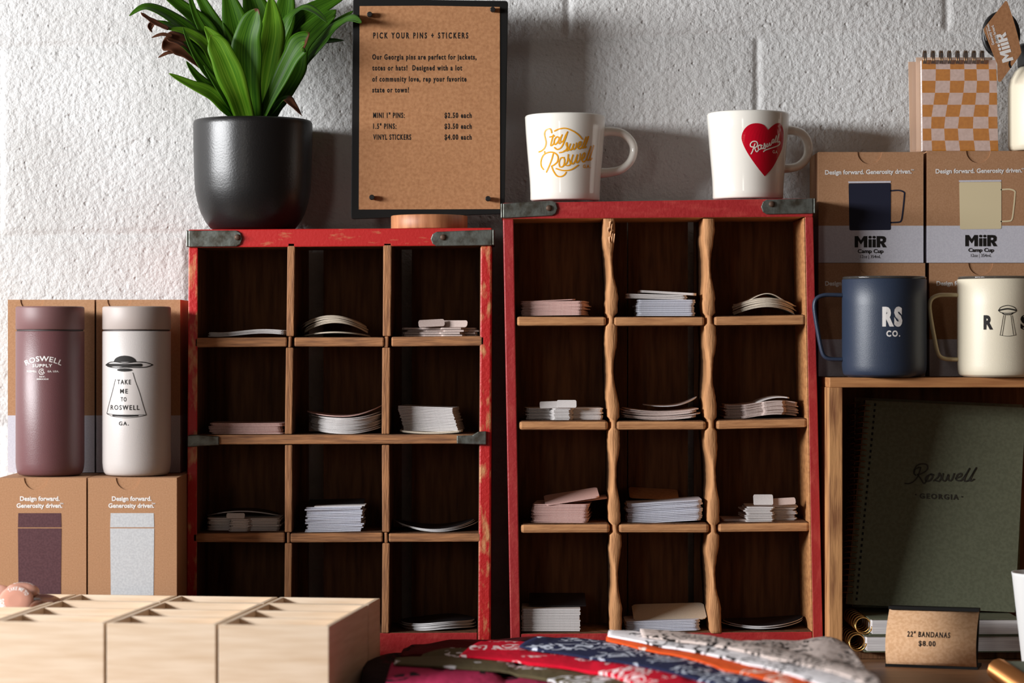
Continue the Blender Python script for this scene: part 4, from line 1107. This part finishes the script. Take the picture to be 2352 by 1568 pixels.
# green notebooks leaning upright on them
ZN = nzl+.0352
def standing(label, bl, br, tr, tl, ybot, ytop, lettered, ringx=True):
    """quad in pixels; leans back from ybot to ytop"""
    def mp(px, py):
        f = (py-tl[1])/(bl[1]-tl[1])
        return W(px, py, ytop+(ybot-ytop)*f)
    pts = [mp(*bl), mp(*br), mp(*tr), mp(*tl)]
    zmin = min(p[2] for p in pts)
    dz = ZN+.0005-zmin
    pts = [(a, b_, c+dz) for a, b_, c in pts]
    t = thing('spiral_notebook', label, 'notebook', ((pts[0][0]+pts[1][0])/2, ybot, ZN), 'green notebooks leaning in the pine crate')
    bk = [(a, b_+.009, c) for a, b_, c in pts]; f1 = [(a, b_+.0012, c) for a, b_, c in pts]
    c_ = build('front_cover', MB().prism(pts, f1), M['green_cover'], t)
    build('pages', MB().prism([(a, b_+.0012, c) for a, b_, c in pts], [(a, b_+.0085, c) for a, b_, c in pts]), M['pages'], t)
    p0 = Vector(pts[0])+Vector((-.001, .0045, .006)); p1 = Vector(pts[3])+Vector((-.001, .0045, -.006))
    build('coil', coil(p0, p1, .0075, 34, .0008, 12), M['bronze'], t)
    # punched holes beside the rings
    mb = MB()
    u = (Vector(pts[1])-Vector(pts[0])).normalized(); v = (Vector(pts[3])-Vector(pts[0]))
    for i in range(34):
        q = Vector(pts[0])+u*.0085+v*((i+.7)/34.6)+Vector((0, -.0006, 0)); vn = v.normalized()
        mb.add([q, q+u*.0022, q+u*.0022+vn*.003, q+vn*.003], [(0, 1, 2, 3)])
    build('punched_holes', mb, M['board_black'], c_, recalc=False)
    if lettered:
        m3 = lambda px, py: tuple(Vector(mp(px, py))+Vector((0, -.0009, dz)))
        mb = MB(); o, sc = (1850, 1000), 2.761
        for st in ([(720, 250), (690, 265), (688, 290), (700, 300)], [(688, 290), (700, 245), (735, 228), (770, 235), (770, 265), (735, 290), (710, 295)],
                   [(730, 250), (715, 300), (690, 335), (660, 352), (630, 352)], [(712, 297), (735, 330), (750, 352), (765, 335), (780, 300)],
                   [(795, 292), (765, 310), (762, 335), (785, 335), (805, 310), (795, 292), (812, 298)], [(812, 335), (840, 310), (848, 285), (858, 315), (845, 338), (822, 332)],
                   [(872, 290), (866, 325), (885, 335), (905, 295), (905, 330), (925, 330), (942, 290)], [(950, 320), (985, 305), (985, 288), (960, 300), (955, 330), (985, 335)],
                   [(985, 335), (1020, 290), (1040, 255), (1020, 290), (1005, 335), (1030, 335)], [(1030, 335), (1060, 290), (1083, 250), (1060, 290), (1042, 335), (1068, 325)]):
            mb.ribbon(px2(catmull(st, 5), o, sc), 3.2, m3)
        lettering(mb, 'GEORGIA', 2112, 2201, 1162, 12, m3, .03, 1.35, slope=.035)
        for bx, by in ((2103, 1153), (2209, 1158)): disc(mb, bx, by, 1.8, 1.8, m3)
        build('lettering', mb, M['green_ink'], c_, recalc=False)
standing('sage green spiral notebook with dark script title leaning in the pine crate', (1945, 1405), (2331, 1424), (2356, 954), (1990, 937), .012, .062, True)
standing('plain spiral notebook leaning behind the sage green one in the pine crate', (1960, 1405), (2340, 1412), (2350, 940), (1966, 924), .034, .084, False)

# camp cups on the pine crate
def logo_blocks(mb, x0, x1, yt, yb, mf):
    """heavy four letter mark: M i i R"""
    W_ = x1-x0; h = yb-yt
    X = lambda u: x0+u*W_
    Y = lambda v: yb-v*h
    def poly(p): mb.add([mf(X(a), Y(b)) for a, b in p], [list(range(len(p)))])
    poly([(0, 0), (.11, 0), (.11, 1), (0, 1)]); poly([(.11, 1), (.11, .62), (.2, .25), (.2, .62)]); poly([(.2, .25), (.29, .62), (.29, 1), (.2, .62)])
    poly([(.29, 0), (.4, 0), (.4, 1), (.29, 1)])
    for a in (.44, .57):
        poly([(a, 0), (a+.1, 0), (a+.1, .72), (a, .72)])
        n = 12; mb.add([mf(X(a+.05+.052*math.cos(2*PI*i/n)), Y(.9+.12*math.sin(2*PI*i/n))) for i in range(n)], [list(range(n))])
    poly([(.7, 0), (.81, 0), (.81, 1), (.7, 1)])
    poly([(.81, 1), (.81, .76), (.87, .76), (.9, .7), (.95, .97), (.88, 1)]); poly([(.95, .97), (.9, .7), (.88, .56), (.81, .55), (.81, .33), (.9, .33), (.99, .5), (1, .8)])
    poly([(.83, .36), (.94, .36), (1.02, 0), (.9, 0)])
def camp_cup(cxp, label, coat, hmat, art):
    cy = -.004; k = (cy-CY)/F; cx = (cxp-1176)*k; z0 = ZT+.0006
    t = thing('camp_cup', label, 'cup', (cx, cy, z0), 'enamel camp cups on the pine crate')
    R = 96.5*k; H = lambda y: (862-y)*k
    build('body', MB().lathe([(R*.86, 0), (R*.88, .001), (R*.93, .0012), (R*.97, .003), (R*.99, .007), (R, .012), (R, H(700)), (R, H(640)), (R*.985, H(638.5))], (cx, cy, z0), 96), coat, t)
    build('lid', MB().lathe([(R*.955, H(640)), (R*.985, H(638)), (R*.99, H(634)), (R*.975, H(632.5)), (R*.9, H(632.5))], (cx, cy, z0), 72), M['smoke_lid'], t)
    pts = [(cxp-88, 678), (cxp-118, 677), (cxp-140, 678), (cxp-156, 686), (cxp-161, 702), (cxp-158, 730), (cxp-151, 770), (cxp-145, 800), (cxp-139, 816), (cxp-128, 823), (cxp-110, 825), (cxp-88, 825)]
    P = catmull([W(a, b_, cy) for a, b_ in pts], 5)
    build('handle', MB().tube(P, .0022, 12, flat=1.8), hmat, t)
    art(t, on_round(cx, cy, lambda z: R, .0002))
def art_rs(t, mf):
    mb = MB()
    lettering(mb, 'RS', 2019, 2065, 750, 45, mf, .06, 1.3)
    lettering(mb, 'CO.', 2028, 2060, 773, 14, mf, .04, 1.3)
    build('print', mb, M['ink_white'], t, recalc=False)
def art_ros(t, mf):
    mb = MB()
    lettering(mb, 'R', 2252, 2272, 757, 33, mf, .05)
    lettering(mb, 'S', 2334, 2356, 757, 33, mf, .05)
    o, sc = (1850, 580), 3.733
    mp = lambda x, y: mf(o[0]+x/sc, o[1]+y/sc)
    mb.ribbon(catmull([(1618, 498), (1640, 470), (1695, 455), (1750, 470), (1772, 498), (1750, 515), (1695, 522), (1640, 515), (1618, 498)], 6), 6, mp)
    mb.ribbon(catmull([(1625, 496), (1695, 484), (1765, 496)], 6), 12, mp)
    mb.ribbon(catmull([(1650, 520), (1670, 532), (1720, 532), (1742, 520)], 6), 8, mp)
    for a in ([(1660, 540), (1632, 708)], [(1675, 540), (1650, 708)], [(1722, 540), (1745, 705)], [(1735, 540), (1766, 705)], [(1630, 708), (1700, 716), (1768, 706)]):
        mb.ribbon(catmull(a, 6), 4, mp)
    build('print', mb, M['ink_black'], t, recalc=False)
camp_cup(2031, 'navy blue camp cup with wire handle on the pine crate', M['navy_coat'], M['navy_coat'], art_rs)
camp_cup(2296, 'cream camp cup with a flying saucer print at the right edge', M['cream_coat'], M['cream_dark'], art_ros)

# camp cup cartons: two columns of two behind the cups
CBY = .043
KC = (CBY-CY)/F
ZC1 = CZ+(784-604)*KC
ZC2 = CZ+(784-349)*KC
def cup_carton(x0p, x1p, z0, z1, label, dx, ink):
    dy = (CZ+(784-349)*KC-z1)/KC     # rows below the upper carton
    t, fp = carton('cup_carton', label, (x0p-1176)*KC, (x1p-1176)*KC, z0, z1, CBY, .124, (604-519)*KC, 'kraft camp cup cartons on the pine crate', notch_x=((x0p+x1p)/2-3-1176)*KC, notch_r=28*KC)
    fm = flat(CBY-.0003)
    f = lambda px, py: fm(px+dx, py+dy)
    mb = MB()
    lettering(mb, 'Design forward. Generosity driven.', 1895, 2094, 401, 10.5, f, .03, slope=-.012)
    lettering(mb, 'TM', 2092, 2099, 392, 3.5, f, .02)
    build('lettering', mb, M['ink_white'], fp, recalc=False)
    mb = MB()
    mb.add([f(*p) for p in rounded([(1949, 421), (2046, 420), (2046, 528), (1951, 529)], 4)], [list(range(20))])
    mb.ribbon(catmull([(2046, 438), (2064, 437), (2076, 441), (2077, 450), (2073, 490), (2070, 506), (2064, 510), (2046, 511)], 4), 3.4, f)
    build('printed_cup', mb, ink, fp, recalc=False)
    mb = MB(); mb.add([f(*p) for p in ((1948, 416.5), (2046, 415.5), (2046, 419.5), (1949, 420.5))], [(0, 1, 2, 3)])
    build('printed_rim', mb, M['band_white'], fp, recalc=False)
    mb = MB()
    f2 = lambda px, py: fm(px+dx, py+dy)
    logo_blocks(mb, 1963, 2035, 542, 568, f2)
    lettering(mb, 'Camp Cup', 1970, 2029, 581, 9, f2, .03)
    lettering(mb, '12oz | 354mL', 1976, 2023, 592.5, 7, f2, .0)
    build('lettering', mb, M['ink_black'], fp, recalc=False)
cup_carton(1880, 2121, ZC1+.0004, ZC2, 'upper kraft camp cup carton printed with a navy cup', 0, M['ink_navy'])
cup_carton(2129, 2371, ZC1+.0004, ZC2+.0012, 'upper kraft camp cup carton printed with a cream cup', 254, M['ink_cream'])
cup_carton(2379, 2620, ZC1+.0004, ZC2+.0012, 'upper kraft carton under the cream bottle, past the right edge', 504, M['ink_navy'])
cup_carton(2384, 2624, ZT+.0004, ZC1, 'lower kraft carton below the bottle, past the right edge', 508, M['ink_cream'])
cup_carton(1880, 2125, ZT+.0004, ZC1, 'lower kraft camp cup carton behind the navy cup', 0, M['ink_navy'])
cup_carton(2135, 2376, ZT+.0004, ZC1, 'lower kraft camp cup carton behind the cream cup', 256, M['ink_cream'])

# ------------------------------------------------------------------ chequered pad, tag and bottle on the cartons
PY = .045
pd = thing('spiral_pad', 'small top-bound pad with ochre and blush chequered cover standing on cartons', 'notepad', W(2205, 348, PY)[:2]+(ZC2+.0014,))
o, sc = (2070, 0), 4.355
rowsY = [605, 697, 812, 932, 1052, 1172, 1290, 1410, 1512]
cols = [[203, 345, 487, 628, 750, 873, 948], [205, 345, 488, 630, 752, 875, 950], [207, 343, 488, 632, 757, 880, 955], [209, 337, 483, 620, 750, 880, 957], [211, 320, 460, 600, 738, 876, 958],
        [212, 302, 440, 578, 720, 870, 960], [213, 298, 428, 565, 716, 872, 963], [214, 303, 435, 574, 725, 883, 967], [214, 308, 448, 588, 738, 893, 970]]
off_z = ZC2+.0014-W(0, rowsY[-1]/sc, PY)[2]
P3 = lambda a, b_, d=0: (W(o[0]+a/sc, o[1]+b_/sc, PY)[0], PY-d, W(0, o[1]+b_/sc, PY)[2]+off_z)
mb = MB()
for r in range(8):
    for c in range(6):
        q = [P3(cols[r+1][c], rowsY[r+1], .0008), P3(cols[r+1][c+1], rowsY[r+1], .0008), P3(cols[r][c+1], rowsY[r], .0008), P3(cols[r][c], rowsY[r], .0008)]
        mb.add(q, [(0, 1, 2, 3)], (r+c) % 2)
out = [P3(205, 607), P3(948, 607), P3(970, 1512), P3(214, 1512)]
mb.prism([(a, PY-.0006, c) for a, b_, c in out], [(a, PY+.0006, c) for a, b_, c in out], 1)
build('chequered_cover', mb, [M['orange'], M['blush']], pd)
build('pages', MB().prism([(a, PY+.0007, c) for a, b_, c in out], [(a, PY+.0095, c) for a, b_, c in out]), M['pages'], pd)
bo = [P3(165, 566), P3(930, 566), P3(950, 1512), P3(172, 1512)]
build('backing_board', MB().prism([(a, PY+.011, c) for a, b_, c in bo], [(a, PY+.0125, c) for a, b_, c in bo]), M['tan_board'], pd)
bo = [P3(95, 606), P3(700, 606), P3(720, 1512), P3(112, 1512)]
build('backing_card', MB().prism([(a, PY+.016, c) for a, b_, c in bo], [(a, PY+.0172, c) for a, b_, c in bo]), M['tan_board'], pd)
mb = MB()
for i in range(8):
    xx = 272+i*82
    for dx in (-9, 9):
        c = Vector(P3(xx+dx, 590)); pts = []
        for q in range(15):
            g = 2*PI*q/14*.86-.5
            pts.append(c+Vector((-.0035+.0035*q/14-.001, .0055-.0095*math.cos(g), .0098*math.sin(g)-.001)))
        mb.tube(pts, .0009, 6)
build('wire_binding', mb, M['bronze'], pd)
# clear film sleeve with crinkles
def film(u, v):
    a, b_ = 90+(975-90)*u, 545+(1512-545)*v
    x, y, z = P3(a, b_)
    return (x, PY-.0125+.0012*math.sin(u*23)*math.cos(v*9)*(abs(u-.5)*2)**3, z)
sleeve = build('film_sleeve', MB().grid(film, 24, 24), M['cello'], pd, recalc=False)
mb = MB(); mb.slab([(2078, 345), (2084, 322), (2087, 334), (2091, 346)], PY-.014, PY-.012)
build('film_corner', mb, M['cello'], sleeve, recalc=True)

BX, BYc = W(2388, 0, .058)[0], .058
kb = (.058-CY)/F
bt = thing('bottle', 'cream bottle with black loop lid cut off by the right edge', 'bottle', (BX, BYc, ZC2+.0018))
zb = ZC2+.0018
build('body', MB().lathe([(.03, 0), (.0325, .002), (.0335, .006), (.0335, .068), (.032, .076), (.027, .085), (.022, .09)], (BX, BYc, zb), 64), M['cream_coat'], bt)
build('lid', MB().lathe([(.023, .0902), (.0235, .092), (.0235, .112), (.021, .115)], (BX, BYc, zb), 48), M['black_plastic'], bt)
loop = [W(2299+38*math.cos(2*PI*i/28), 80+48*math.sin(2*PI*i/28), .05) for i in range(28)]
build('lid_loop', MB().tube(loop, .0032, 10, closed=True), M['black_plastic'], bt)
TY = .03
tg = thing('hang_tag', 'kraft swing tag with white lettering hanging beside the chequered pad', 'tag', W(2300, 188, TY))
tp = px2([(1050, 8), (1064, 22), (1120, 190), (1165, 350), (1202, 522), (1190, 548), (1000, 812), (986, 820), (966, 806), (962, 640), (940, 590), (825, 296), (830, 280), (1040, 12)], o, sc)
tagc = build('tag_card', MB().slab(tp, TY, TY+.0008), M['kraft_paper'], tg)
build('eyelet', MB().slab(px2([(1072, 640), (1080, 610), (1092, 606), (1090, 640), (1104, 672), (1096, 684), (1080, 672)], o, sc), TY-.0002, TY), M['black_plastic'], tagc)
mb = MB()
c0, ang = (o[0]+1090/sc, o[1]+545/sc), math.radians(106)
def tagmap(px, py, c=c0, a=ang):
    u, v = px, py
    return W(c[0]+u*math.cos(a)+v*math.sin(a)*1.0, c[1]-u*math.sin(a)+v*math.cos(a), TY-.0002)
logo_blocks(mb, 0, 66, -20, 6, lambda px, py: tagmap(px-14, py-2))
for s, x0, x1, yb in (('Design forward.', 40, 86, -30), ('Generosity driven.', 38, 92, -40)):
    lettering(mb, s, x0-6, x1-10, yb+12, 6.5, tagmap, .02)
for s, x0, x1, yb in (('small print lines', 52, 88, -50), ):
    for q in range(2):
        mb.ribbon([(46+i*2.2, -36-q*8) for i in range(14)], 1.0, tagmap)
build('lettering', mb, M['ink_white'], tagc, recalc=False)

# ------------------------------------------------------------------ foreground right: price label holder, copper-bound notebook, white cup
HX, HY = WT(2140, 1533, 0)[:2]
hl = thing('label_holder', 'curved kraft price label in a black holder standing on the bare table', 'label holder', (HX, HY, 0))
yaw = math.radians(-17)
ca, sa = math.cos(yaw), math.sin(yaw)
def HL(u, d, z):      # u along the width, d depth (away), z up
    return (HX+u*ca-d*sa, HY+u*sa+d*ca, z)
hw_ = .0455
HTOP = .0575
def arcp(v):          # v 0 bottom .. 1 top: bulging towards the viewer, leaning back at the top
    return (-.002-.017*math.sin(PI*min(1, v*.93+.05))+.022*v, .003+v*(HTOP-.003))
mb = MB()
N = 16
fr = [HL(u, *arcp(j/N)) for j in range(N+1) for u in (-hw_, hw_)]
bk2 = [HL(u, arcp(j/N)[0]+.0008, arcp(j/N)[1]) for j in range(N+1) for u in (-hw_, hw_)]
n = len(fr)
mb.add(fr+bk2, [(2*j, 2*j+1, 2*j+3, 2*j+2) for j in range(N)]+[(n+2*j, n+2*j+2, n+2*j+3, n+2*j+1) for j in range(N)]+[(2*j, 2*j+2, n+2*j+2, n+2*j) for j in range(N)]+[(2*j+1, n+2*j+1, n+2*j+3, 2*j+3) for j in range(N)]+[(0, n, n+1, 1), (2*N, 2*N+1, n+2*N+1, n+2*N)], 0, True)
lab = build('label_card', mb, M['kraft_card'], hl)
mb = MB()
mb.prism([HL(-hw_-.001, -.004, 0), HL(hw_+.001, -.004, 0), HL(hw_+.001, .03, 0), HL(-hw_-.001, .03, 0)], [HL(-hw_-.001, -.004, .003), HL(hw_+.001, -.004, .003), HL(hw_+.001, .03, .003), HL(-hw_-.001, .03, .003)])
build('holder_base', mb, M['board_black'], hl)
mb = MB()
mb.prism([HL(-hw_, .002, .003), HL(hw_, .002, .003), HL(hw_, .022, HTOP), HL(-hw_, .022, HTOP)], [HL(-hw_, .004, .003), HL(hw_, .004, .003), HL(hw_, .024, HTOP), HL(-hw_, .024, HTOP)])
mb.prism([HL(-hw_-.0004, .0135, HTOP-.001), HL(hw_+.0004, .0135, HTOP-.001), HL(hw_+.0004, .0135, HTOP+.0022), HL(-hw_-.0004, .0135, HTOP+.0022)], [HL(-hw_-.0004, .025, HTOP-.001), HL(hw_+.0004, .025, HTOP-.001), HL(hw_+.0004, .025, HTOP+.0022), HL(-hw_-.0004, .025, HTOP+.0022)])
build('holder_back', mb, M['board_black'], hl)
mb = MB()
def lm(px, py):
    u = (px-2150)*.00046; v = 1-(py-1405)/126
    d, z = arcp(max(0, min(1, v)))
    return HL(u, d-.0004, z)
lettering(mb, '22" BANDANAS', 2098, 2192, 1465, 12, lm, .02, 1.25)
lettering(mb, '$8.00', 2124, 2161, 1485, 12, lm, .02, 1.25)
build('lettering', mb, M['ink_black'], lab, recalc=False)

nb = thing('spiral_notebook', 'green notebook with a copper coil lying at the lower right corner', 'notebook', (.55, -.31, 0))
build('front_cover', MB().box(.478, .63, -.43, -.195, .0172, .0184), M['green_cover'], nb)
build('pages', MB().box(.482, .628, -.428, -.197, .0014, .0172), M['pages'], nb)
build('back_cover', MB().box(.478, .63, -.43, -.195, .0002, .0014), M['green_cover'], nb)
build('coil', coil((.4735, -.197, .0105), (.4735, -.428, .0105), .0098, 58, .0014, 12), M['copper'], nb)

wc = thing('paper_cup', 'white tapered cup cut off by the right edge above the notebooks', 'cup', (W(2404, 0, -.14)[0], -.14, 0))
build('cup_body', MB().lathe([(.022, .0004), (.0235, .003), (.034, .097), (.0346, .1), (.0334, .1), (.0225, .006)], (W(2404, 0, -.14)[0], -.14, 0), 48, cap1=True), M['white_plastic'], wc)

# ------------------------------------------------------------------ birch trays, lower left
TZ = .0738
d_ = Vector((.13, .9915, 0)); u_ = Vector((.9915, -.13, 0))
P0 = Vector(W(755, 1438, -.389)); P0.z = 0
PITCH = .1042; TW = .1016; CELL = .0645
def tray(k, d0, ncell, label):
    t = None
    def T(u, dd, z):
        q = P0-u_*(k*PITCH)+u_*(u-TW)+d_*(d0+dd); return (q.x, q.y, z)
    q = P0-u_*(k*PITCH+TW/2)+d_*d0
    t = thing('organizer_tray', label, 'tray', (q.x, q.y, 0), 'birch organizer trays')
    th = .0048; L = ncell*CELL-.0026
    def slab3(name, u0, u1, a0, a1, z0, z1):
        mb = MB()
        mb.prism([T(u0, a0, z0), T(u1, a0, z0), T(u1, a1, z0), T(u0, a1, z0)], [T(u0, a0, z1), T(u1, a0, z1), T(u1, a1, z1), T(u0, a1, z1)])
        build(name, mb, M['birch'], t, bevel=.0005)
    slab3('front_wall', 0, TW, 0, th, .0, TZ); slab3('back_wall', 0, TW, L-th, L, 0, TZ)
    slab3('side_wall', 0, th, th, L-th, 0, TZ); slab3('side_wall', TW-th, TW, th, L-th, 0, TZ)
    slab3('tray_floor', th, TW-th, th, L-th, .001, .032)
    for i in range(1, ncell): slab3('partition', th, TW-th, i*CELL-th/2, i*CELL+th/2, .032, TZ-.0004)
names = ['rightmost column beside the bandanas', 'second column from the right', 'third column from the right', 'leftmost column at the picture edge']
for k in range(4):
    tray(k, 0, 3, 'long birch tray of three cells in front, '+names[k])
    tray(k, 3*CELL, 1, 'single cell birch tray at the back, '+names[k])

# pin badges heaped in the back left cell
def badge(px, py, depth, r, rx, ry, rz, face, label, words=None, z=None):
    me_mb = MB()
    prof = [(.0, .0052), (r*.35, .005), (r*.65, .0043), (r*.88, .0028), (r*.98, .0012), (r, 0), (r*.985, -.0012)]
    loc = Vector(W(px, py, depth))
    if z is not None: loc.z = z
    t = thing('pin_badge', label, 'badge', loc, 'button badges heaped in the birch tray')
    t.rotation_euler = (math.radians(rx), math.radians(ry), math.radians(rz))
    ORG[t.name] = Vector((0, 0, 0))
    n = 40
    mb = MB(); mb.lathe(list(reversed(prof[1:])), (0, 0, 0), n, cap0=False)
    f = build('face', mb, face, t)
    ORG[f.name] = Vector((0, 0, 0))
    mb = MB(); mb.lathe([(r*.86, -.0006), (r*.9, -.0022), (r*.985, -.0024), (r, -.0008)], (0, 0, 0), n, cap0=True, cap1=False)
    build('tin_back', mb, M['tin'], t)
    if words:
        mb = MB()
        for s, a0, a1, hgt in words:
            v, fs = text2d(s, .02, 1.1)
            lo = min(p[0] for p in v); hi = max(p[0] for p in v)
            pts = []
            for x, y in v:
                g = math.radians(a0+(a1-a0)*(x-lo)/(hi-lo)); rr = r*.62+y*hgt
                zz = .0054-.0026*max(0, rr/r-.3)**1.5*1.9
                pts.append((rr*math.cos(g), rr*math.sin(g), zz))
            mb.add(pts, fs)
        build('lettering', mb, M['ink_white'], f, recalc=False)
    return t
bd = -.155
BP = [M['badge_pink'], M['badge_brown']]
badge(52, 1345, bd, .0165, 18, 6, 0, BP[0], 'blush badge lying flat on top of the heap', [('ROSWELL', 150, 30, .004)], z=.083)
badge(36, 1366, bd-.025, .0175, 62, -6, 4, BP[0], 'blush lettered badge tilted towards the front of the heap', [('TAKE ME TO', 120, 20, .0055), ('ROS', 210, 165, .006)], z=.0745)
badge(108, 1362, bd-.005, .016, 10, 8, 20, BP[1], 'brown badge lying at the right of the heap', None, z=.0735)
badge(-12, 1344, bd, .0165, 26, -8, 0, BP[0], 'blush badge cut off by the left edge on the heap', None, z=.079)
badge(92, 1378, bd-.03, .013, 70, 20, 40, BP[1], 'small dark badge standing on edge in the tray at the heap foot', None, z=.064)
badge(60, 1380, bd-.003, .0165, -8, 4, 0, BP[0], 'blush badge underneath, supporting the heap', None, z=.062)

# ------------------------------------------------------------------ fanned bandanas
HM = {}; HC = .004      # heights already reached by the pile
def under(x, y):
    a, b = round(x/HC), round(y/HC)
    return max(HM.get((a+i, b+j), 0) for i in range(-3, 4) for j in range(-3, 4))+.0007
def bandana(backp, frontp, zt, th, mat, label, folds=3, seed=1):
    """folded cloth: back and front edge polylines in pixels on the height zt, thickness th, folded edge scalloped"""
    rr = random.Random(seed)
    N = 72
    def resample(p, n):
        q = catmull([WT(a, b_, zt) for a, b_ in p], 10)
        ls = [0]
        for i in range(1, len(q)): ls.append(ls[-1]+(Vector(q[i])-Vector(q[i-1])).length)
        out = []; j = 0
        for i in range(n+1):
            s_ = ls[-1]*i/n
            while j < len(ls)-2 and ls[j+1] < s_: j += 1
            f = (s_-ls[j])/max(1e-9, ls[j+1]-ls[j])
            out.append(Vector(q[j]).lerp(Vector(q[j+1]), f))
        return out
    B = resample(backp, N); Fp = resample(frontp, N)
    mb = MB(); ring = None
    ph = rr.uniform(0, 6)
    tops = []
    for i in range(N+1):
        b_, f = B[i], Fp[i]
        e = min(1, i/5+.35)*min(1, (N-i)/4+.45)
        dirv = (f-b_); dirv.z = 0
        dirv = dirv.normalized() if dirv.length > 1e-6 else Vector((0, -1, 0))
        loop = []; low = []
        for j in range(13):      # top, back to front; rests on whatever lies below
            t = j/12
            p = b_.lerp(f, t)
            zb = under(p.x, p.y)
            want = zt*(1-.3*(1-e))+.0012*math.sin(i*.27+t*5+ph)
            rnd_ = (1-.4*abs(2*t-1)**4)
            zz = zb+max(.0035, (want-zb))*rnd_
            loop.append((p.x, p.y, zz)); low.append((p.x, p.y, zb))
        tops.append(list(loop))
        ztf = loop[-1][2]; zbf = max(under(f.x, f.y), under(f.x+dirv.x*.003, f.y+dirv.y*.003))
        ztf = max(ztf, zbf+.001)
        for q in range(folds):   # folded layers on the front edge
            for a in (.25, .75):
                z_ = zbf+(ztf-zbf)*(1-(q+a)/folds)
                bulge = .0024*math.sin(PI*a)
                loop.append((f.x+dirv.x*bulge, f.y+dirv.y*bulge, z_))
            z_ = zbf+(ztf-zbf)*(1-(q+1)/folds)
            loop.append((f.x-dirv.x*.001, f.y-dirv.y*.001, max(zbf, z_)))
        loop += list(reversed(low))
        mb.v += loop; ring = len(loop)
    for i in range(N):
        for j in range(ring):
            j2 = (j+1) % ring
            mb.f.append([i*ring+j, i*ring+j2, (i+1)*ring+j2, (i+1)*ring+j]); mb.m.append(0); mb.sm.append(True)
    mb.f.append(list(range(ring))); mb.m.append(0); mb.sm.append(False)
    mb.f.append([N*ring+j for j in range(ring)]); mb.m.append(0); mb.sm.append(False)
    for i in range(N):           # remember the new surface for the next cloth
        for j in range(12):
            c4 = [Vector(q) for q in (tops[i][j], tops[i][j+1], tops[i+1][j+1], tops[i+1][j])]
            for a in range(5):
                for b2 in range(5):
                    p = c4[0].lerp(c4[1], a/4).lerp(c4[3].lerp(c4[2], a/4), b2/4)
                    key = (round(p.x/HC), round(p.y/HC))
                    HM[key] = max(HM.get(key, 0), p.z)
    o_ = build('bandana', mb, mat, None)
    tag(o_, label, 'bandana', 'folded bandanas fanned on the table')
    return o_
WI = srgb(226, 224, 226)
CM = dict(black=cloth_mat('black_maroon_cotton', srgb(34, 22, 24), srgb(70, 24, 34), .5, 30), pink=cloth_mat('raspberry_cotton', srgb(176, 44, 84), srgb(34, 24, 30), .45, 26),
          maroon=cloth_mat('maroon_cotton', srgb(92, 22, 28), srgb(40, 18, 20), .4, 24), olive=cloth_mat('olive_cotton', srgb(96, 86, 62), WI, .42, 40), lime=cloth_mat('lime_cotton', srgb(150, 152, 40), srgb(60, 60, 20), .3, 30),
          red=cloth_mat('red_cotton', srgb(206, 16, 46), srgb(238, 214, 214), .45, 46), navy=cloth_mat('navy_cotton', srgb(38, 44, 74), srgb(206, 214, 228), .52, 40), orange=cloth_mat('orange_cotton', srgb(220, 88, 36), srgb(238, 214, 200), .4, 40),
          white=cloth_mat('white_cotton', srgb(238, 234, 236), srgb(36, 32, 34), .52, 42), cream=cloth_mat('cream_cotton', srgb(216, 200, 192), srgb(46, 40, 38), .56, 46))
bandana([(838, 1500), (900, 1487), (1010, 1486), (1120, 1500)], [(830, 1545), (880, 1562), (980, 1580), (1120, 1600)], .020, .0195, CM['black'], 'black and maroon bandana at the far left of the fan', 4, 1)
bandana([(900, 1530), (1050, 1528), (1230, 1532), (1385, 1545)], [(880, 1585), (1050, 1595), (1200, 1605), (1378, 1612)], .0205, .0195, CM['pink'], 'raspberry pink bandana with black marks lowest in front of the fan', 4, 2)
bandana([(930, 1478), (1060, 1458), (1250, 1450), (1450, 1462)], [(920, 1496), (1060, 1500), (1250, 1506), (1450, 1520)], .027, .026, CM['maroon'], 'dark maroon bandana at the back left of the fan', 3, 3)
bandana([(912, 1512), (1080, 1494), (1300, 1508), (1520, 1560)], [(905, 1526), (1060, 1536), (1250, 1552), (1500, 1604)], .0265, .0255, CM['olive'], 'olive bandana with white motifs under the red one', 3, 4)
bandana([(1420, 1528), (1480, 1540), (1560, 1560), (1640, 1590)], [(1400, 1538), (1450, 1552), (1530, 1578), (1610, 1610)], .0275, .012, CM['lime'], 'lime green bandana edge peeping out below the red one', 2, 5)
bandana([(1128, 1462), (1240, 1474), (1450, 1512), (1680, 1566)], [(1056, 1500), (1200, 1514), (1380, 1536), (1560, 1600)], .0335, .0225, CM['red'], 'red bandana with white motifs across the middle of the fan', 3, 6)
bandana([(1250, 1454), (1400, 1462), (1640, 1505), (1960, 1580)], [(1194, 1480), (1380, 1510), (1560, 1545), (1800, 1604)], .0385, .028, CM['navy'], 'navy bandana with white paisley print above the red one', 3, 7)
bandana([(1395, 1458), (1560, 1482), (1760, 1522), (2010, 1590)], [(1392, 1470), (1540, 1502), (1720, 1548), (1920, 1608)], .0415, .03, CM['orange'], 'orange bandana between the navy and the white ones', 2, 8)
bandana([(1400, 1450), (1580, 1462), (1820, 1506), (2060, 1590)], [(1396, 1462), (1560, 1492), (1760, 1535), (1990, 1606)], .0445, .03, CM['white'], 'white bandana with black print above the orange one', 2, 9)
bandana([(1470, 1452), (1640, 1458), (1760, 1452), (1880, 1436), (1936, 1446)], [(1475, 1466), (1640, 1488), (1800, 1522), (1950, 1560), (2040, 1600)], .0475, .03, CM['cream'], 'cream bandana with dark paisley spread on top at the right', 2, 10)
